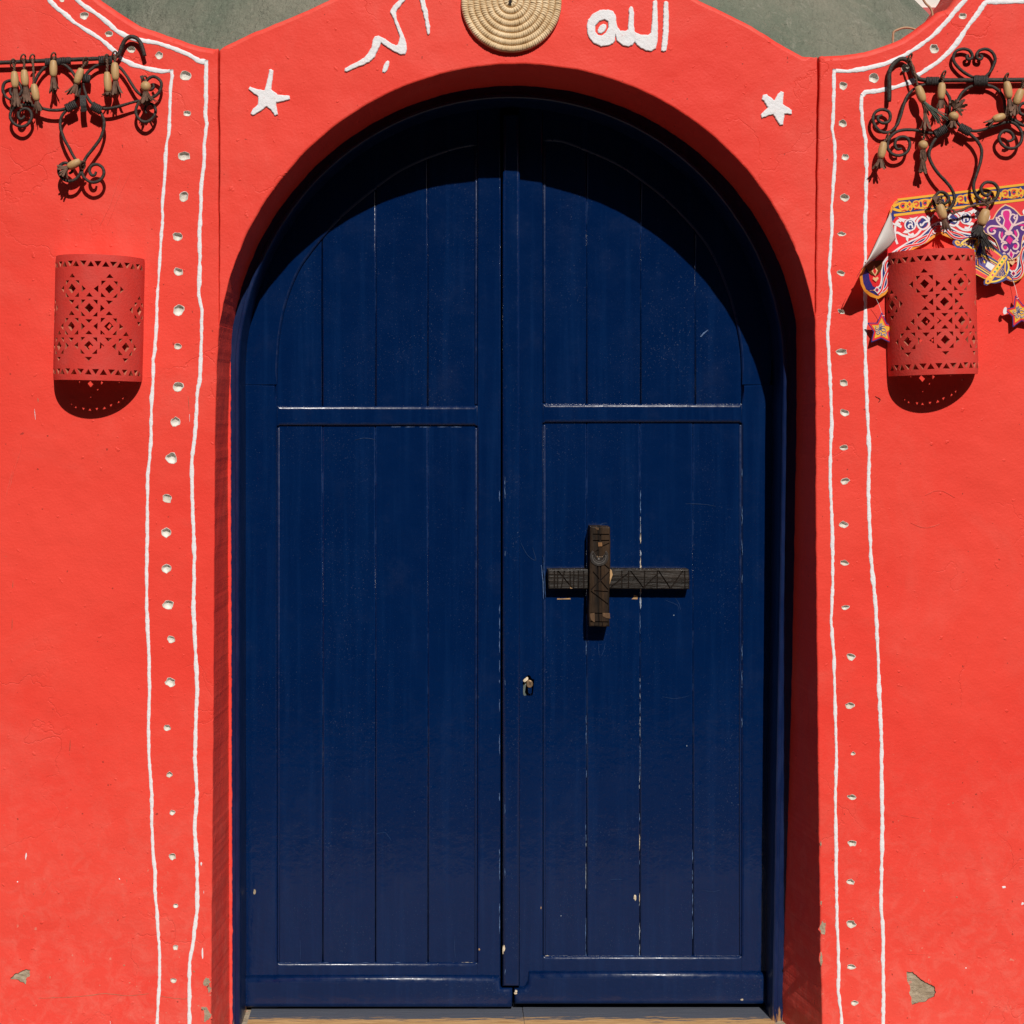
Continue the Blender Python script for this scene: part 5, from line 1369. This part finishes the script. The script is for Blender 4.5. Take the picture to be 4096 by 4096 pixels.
# purple medallion on each lobe; the left copy's shade is put into its colours
MED = [(0,0),(50,26),(92,60),(122,98),(138,122),(156,144),(196,140),(236,172),(258,212),(282,232),(262,284),(206,316),(152,375),(130,450),(118,515),(97,558),(52,600),(0,616)]
for cu in (-275, 275):
    def mplace(a, b, lay, cu=cu): return bplace(cu + a * .35, 78 + b * .35, lay)
    shaded_copy = cu < 0
    full = MED + [(-a, b) for a, b in MED[::-1][1:-1]]
    ocol, bcol, scol, pcol = ('gold', 'brown', 'peach', 'red') if shaded_copy else ('rose', 'purple', 'rose', 'magenta')
    if shaded_copy:
        half = [(a, b) for a, b in full if b > 440]
        layer([(a * .8, b) for a, b in half], mplace, bcol, 12, 30, acc); layer([(0,500),(36,565),(0,625),(-36,565)], mplace, 'peach', 13, 30, acc); layer([(0,520),(20,567),(0,606),(-20,567)], mplace, 'red', 14, 30, acc)
        layer([(0,690),(-34,655),(-24,632),(0,645),(24,632),(34,655)], mplace, 'peach', 14, 30, acc); continue
    layer([(a * 1.07, b * 1.05 - 14) for a, b in full], mplace, 'peach', 11, 30, acc); layer(full, mplace, bcol, 12, 30, acc)
    drop = [(0,58),(30,66),(40,95),(34,130),(22,165),(44,228),(0,292),(-44,228),(-22,165),(-34,130),(-40,95),(-30,66)]
    layer([(a * 1.55, (b - 170) * 1.12 + 170) for a, b in drop], mplace, scol, 13, 30, acc); layer(drop, mplace, pcol, 14, 30, acc)
    for s in (-1, 1):
        g = lambda L: [(s * a, b) for a, b in L]
        ink(g([(118,120),(112,170),(60,240),(0,305),(-60,360),(-95,420)]), 20, mplace, scol, 13, acc)
        ink(g([(40,130),(70,110),(100,130),(80,150),(95,170)]), 16, mplace, scol, 13, acc)
        ink(g([(70,240),(130,225),(190,215),(232,240),(225,290),(175,305),(150,280),(170,262)]), 20, mplace, scol, 13, acc)
        layer(g([(110,245),(150,235),(200,240),(212,262),(190,284),(178,262),(150,252)]), mplace, pcol, 14, 30, acc)
        ink(g([(95,290),(110,345),(85,395),(40,420)]), 18, mplace, scol, 13, acc); layer(g([(66,290),(90,310),(96,350),(78,372),(64,330)]), mplace, pcol, 14, 30, acc)
        ink(g([(30,430),(75,430),(95,470),(70,510),(35,500),(45,475)]), 20, mplace, scol, 13, acc); layer(g(circ(58, 478, 22)), mplace, pcol, 14, 30, acc)
        ink(g([(20,545),(60,560),(80,535),(92,550)]), 16, mplace, scol, 13, acc)
    layer([(0,345),(42,398),(0,452),(-42,398)], mplace, pcol, 14, 30, acc); layer(circ(0, 318, 46, 26), mplace, scol, 14, 30, acc)
    layer([(0,500),(36,565),(0,625),(-36,565)], mplace, scol, 15, 30, acc); layer([(0,520),(20,567),(0,606),(-20,567)], mplace, pcol, 16, 30, acc)
    layer([(0,690),(-34,655),(-24,632),(0,645),(24,632),(34,655)], mplace, 'peach', 14, 30, acc)
    for s in (-1, 1): ink([(s * 20, 625), (s * 55, 605), (s * 62, 640), (s * 40, 655)], 11, mplace, 'peach', 13, acc)
flush(acc, banner, 'printed_sheet')
# folded-over corner, seen from its blank back
FA = [(3563,846),(3573,905),(3583,957),(3560,986),(3528,1012),(3495,1038),(3462,1064),(3443,1082),(3426,1110)]
FB = [(3563,846),(3555,864),(3543,890),(3530,918),(3513,952),(3494,992),(3474,1034),(3452,1066),(3426,1110)]
V = []; F = []; m = 10
for i in range(len(FA)):
    t = i / (len(FA) - 1)
    for k in range(m + 1):
        s = k / m; x = FA[i][0] * (1 - s) + FB[i][0] * s; y = FA[i][1] * (1 - s) + FB[i][1] * s
        V.append(W(x, y, -(.030 + .100 * min(t, .85) ** .75 - .40 * max(0, t - .85) + .012 * math.sin(math.pi * s) + .012 * s)))
for i in range(len(FA) - 1):
    for k in range(m): F.append((i * (m + 1) + k, i * (m + 1) + k + 1, (i + 1) * (m + 1) + k + 1, (i + 1) * (m + 1) + k))
fo = mesh('folded_corner', V, F, M['p_back'], banner, smooth=True)
so_ = fo.modifiers.new('thickness', 'SOLIDIFY'); so_.thickness = .0006

# paper lantern cut-out
zb_ = lambda L: [(3420 + x * .34990, 720 + y * .34990) for x, y in L]
lan = thing('paper_lantern', 'cut out paper lantern with jewelled yellow bands tilted under the banner', 'paper lantern', W(3945, 1010, -.03))
def lplace(x, y, lay): return W(x, y, -(.026 + .00008 * max(0, y - 950) + lay * LAY))
acc = {}
LO = zb_([(1112,722),(1122,690),(1155,680),(1185,690),(1210,702),(1245,668),(1315,648),(1400,648),(1480,663),(1530,705),(1570,742),(1640,800),(1700,852),(1735,842),(1757,868),(1750,905),(1770,1000),(1762,1060),(1810,1132),(1800,1160),(1730,1142),
          (1680,1165),(1600,1184),(1548,1180),(1510,1206),(1474,1196),(1470,1165),(1488,1132),(1350,1068),(1250,1000),(1190,900),(1200,800),(1150,765)])
layer(LO, lplace, 'navy', 0, 20, acc)
ink(zb_([(1205,760),(1235,705),(1310,672),(1400,672)]), 7, lplace, 'yellow', 1, acc); ink(zb_([(1200,735),(1180,742),(1165,735),(1150,712),(1160,700),(1180,705),(1195,722)]), 7, lplace, 'gold', 1, acc)
ink(zb_([(1200,745),(1260,735),(1320,770),(1350,800)]), 6, lplace, 'yellow', 1, acc)
ink(zb_([(1745,925),(1758,1000),(1735,1070),(1690,1120),(1620,1155),(1550,1165)]), 6.5, lplace, 'yellow', 1, acc); ink(zb_([(1720,940),(1715,1030),(1730,1090),(1650,1110),(1590,1095)]), 5, lplace, 'gold', 1, acc)
layer(zb_([(1392,672),(1440,690),(1355,905),(1325,905),(1335,800)]), lplace, 'yellow', 3, 20, acc)
layer(zb_([(1695,862),(1725,858),(1745,880),(1740,905),(1545,1180),(1515,1192),(1488,1182),(1490,1150)]), lplace, 'gold', 3, 20, acc)
layer(zb_([(1690,890),(1720,905),(1560,1130),(1530,1115)]), lplace, 'yellow', 4, 20, acc)
layer(zb_([(1560,770),(1680,868),(1640,935),(1470,825),(1490,760)]), lplace, 'gold', 1, 20, acc); layer(zb_([(1555,792),(1668,878),(1630,922),(1485,828),(1500,780)]), lplace, 'red', 2, 20, acc)
layer(zb_([(1345,988),(1530,1098),(1500,1140),(1350,1064)]), lplace, 'gold', 1, 20, acc); layer(zb_([(1345,1002),(1520,1100),(1494,1128),(1350,1052)]), lplace, 'red', 2, 20, acc)
layer(zb_([(1385,880),(1445,862),(1615,968),(1552,1072),(1400,970)]), lplace, 'orange', 1, 20, acc); layer(zb_([(1400,890),(1445,874),(1600,970),(1548,1056),(1412,962)]), lplace, 'violet', 2, 20, acc)
layer(zb_([(1515,930),(1600,980),(1558,1036),(1490,985)]), lplace, 'white', 3, 20, acc); layer(zb_([(1462,920),(1480,918),(1496,940),(1485,955),(1466,945)]), lplace, 'yellow', 3, 20, acc); layer(zb_([(1458,918),(1470,920),(1474,945),(1462,940)]), lplace, 'red', 4, 20, acc)
ink(zb_([(1340,960),(1420,1005),(1545,1085)]), 4, lplace, 'yellow', 2, acc); ink(zb_([(1440,850),(1530,900),(1625,955)]), 4, lplace, 'yellow', 2, acc)
for i in range(9):
    c = zb_([(1640 + 14 * (i % 3) * 2.0 - 10, 1020 + 34 * (i // 3) + 8 * (i % 2))])[0]; ring(c[0], c[1], 4.2, 1.2, lplace, 'peach', 2, acc)
    c = zb_([(1250 + 28 * (i % 4), 700 + 24 * (i // 4))])[0]; ring(c[0], c[1], 4.5, 1.2, lplace, 'peach', 2, acc)
    c = zb_([(1360 + 20 * (i % 3), 850 + 22 * (i // 3))])[0]; ring(c[0], c[1], 3.4, 1.0, lplace, 'peach', 2, acc)
for (x, y), cmt in zip([(1378,735),(1402,770),(1350,770),(1372,810),(1706,897),(1682,935),(1655,972),(1628,1010),(1600,1047),(1574,1085),(1522,1157)], ['green','magenta','navy','cyan','cyan','green','navy','green','cyan','magenta','navy']):
    c = zb_([(x, y)])[0]; layer(circ(c[0], c[1], 3.9, None, 10), lplace, cmt, 6, 20, acc)
layer(zb_([(1732,1105),(1758,1100),(1790,1128),(1800,1148),(1765,1140),(1738,1122)]), lplace, 'orange', 2, 20, acc)
flush(acc, lan, 'printed_sheet')

# star pendants with script
def star_poly(tips, k): 
    out = []
    for i in range(5):
        a, b = tips[i], tips[(i + 1) % 5]
        out.append(a); ang = math.atan2((math.sin(a[0]) + math.sin(b[0])), (math.cos(a[0]) + math.cos(b[0]))); out.append((ang, (a[1] + b[1]) * .5 * k))
    return out
def pol(P, s=1.0, d=0): return [(r * s * math.cos(a), r * s * math.sin(a)) for a, r in P]
TIPS = [(R(-88), 74), (R(-14), 66), (R(52), 66), (R(130), 64), (R(208), 64)]
base = star_poly(TIPS, .50)
def rounded(P, c=.10):
    out = []
    for i in range(len(P)):
        a, b, d = P[i - 1], P[i], P[(i + 1) % len(P)]
        if i % 2 == 0:
            for t in (c, c * .35): out.append((b[0] + (a[0] - b[0]) * t, b[1] + (a[1] - b[1]) * t)) if t == c else out.append((b[0] * (1 - .03), b[1] * (1 - .03)))
            out.append((b[0] + (d[0] - b[0]) * c, b[1] + (d[1] - b[1]) * c))
        else: out.append(b)
    return out
def make_star(cx, cy, dep, label, turn=0):
    root = thing('paper_star', label, 'paper star', W(cx, cy, -dep), 'paper stars hanging from the banner')
    o = Vector(W(cx, cy, -dep))
    ct, st_ = math.cos(R(turn)), math.sin(R(turn))
    def sp(x, y, lay): return o + Vector(((x * ct + y * st_) / S, -lay * LAY, -(y * ct - x * st_) / S))
    acc = {}
    layer(rounded(pol(base)), sp, 'navy', 0, 20, acc); layer(rounded(pol(base, .885), .06), sp, 'red', 1, 20, acc); layer(rounded(pol(base, .67), .05), sp, 'gold', 2, 20, acc)
    q = lambda L: [((x - 660) * .145, (y - 1390) * .145) for x, y in L]
    T = [[(505,1275),(492,1320),(510,1360),(570,1355),(640,1310),(700,1280),(750,1272)], [(492,1395),(530,1415),(590,1385),(650,1345),(710,1335),(760,1360),(775,1385)],
         [(605,1215),(605,1300),(600,1400),(605,1475)], [(635,1205),(638,1300),(640,1390)], [(670,1195),(672,1290),(660,1370),(690,1420),(740,1425),(790,1400)],
         [(545,1430),(530,1480),(575,1505),(620,1470),(650,1455),(670,1490),(640,1520),(700,1520),(740,1490),(760,1510),(735,1540)], [(780,1440),(800,1480),(780,1530),(760,1560)], [(575,1440),(565,1460)], [(535,1300),(545,1310)]]
    for t in T: ink(q(t), 3.6, sp, 'white', 3, acc, 3)
    for t in T: ink(q(t), 2.1, sp, 'navy', 4, acc, 3)
    layer(q([(672,985),(745,975),(750,990),(690,1008)]), sp, 'rose', 3, 20, acc)
    flush(acc, root, 'printed_sheet'); return root
def thread(root, a, b, d0, d1):
    V, F = tube([W(a[0] + (b[0] - a[0]) * t + 2 * math.sin(t * 3), a[1] + (b[1] - a[1]) * t, -(d0 + (d1 - d0) * t)) for t in (0, .25, .5, .75, 1)], .0005, 4)
    mesh('thread', V, F, M['p_white'], root)
s1 = make_star(3525, 1321, .020, 'gold and red paper star half hidden behind the pierced lamp')
thread(s1, (3505,1195), (3526,1252), .030, .020)
s2 = make_star(4078, 1252, .020, 'gold and red paper star with a torn white point at the right picture edge', 15)
thread(s2, (4052,1122), (4069,1187), .014, .020)
V = [W(4078 + x, 1252 + y, -.0225) for x, y in [(-65,-12),(-61,-21),(-54,-25),(-50,-17),(-52,-7),(-50,0),(-55,4),(-62,6),(-66,-2)]]
V = [v for v in V]; mesh('torn_point', V, [tuple(range(len(V)))], M['p_white'], s2)
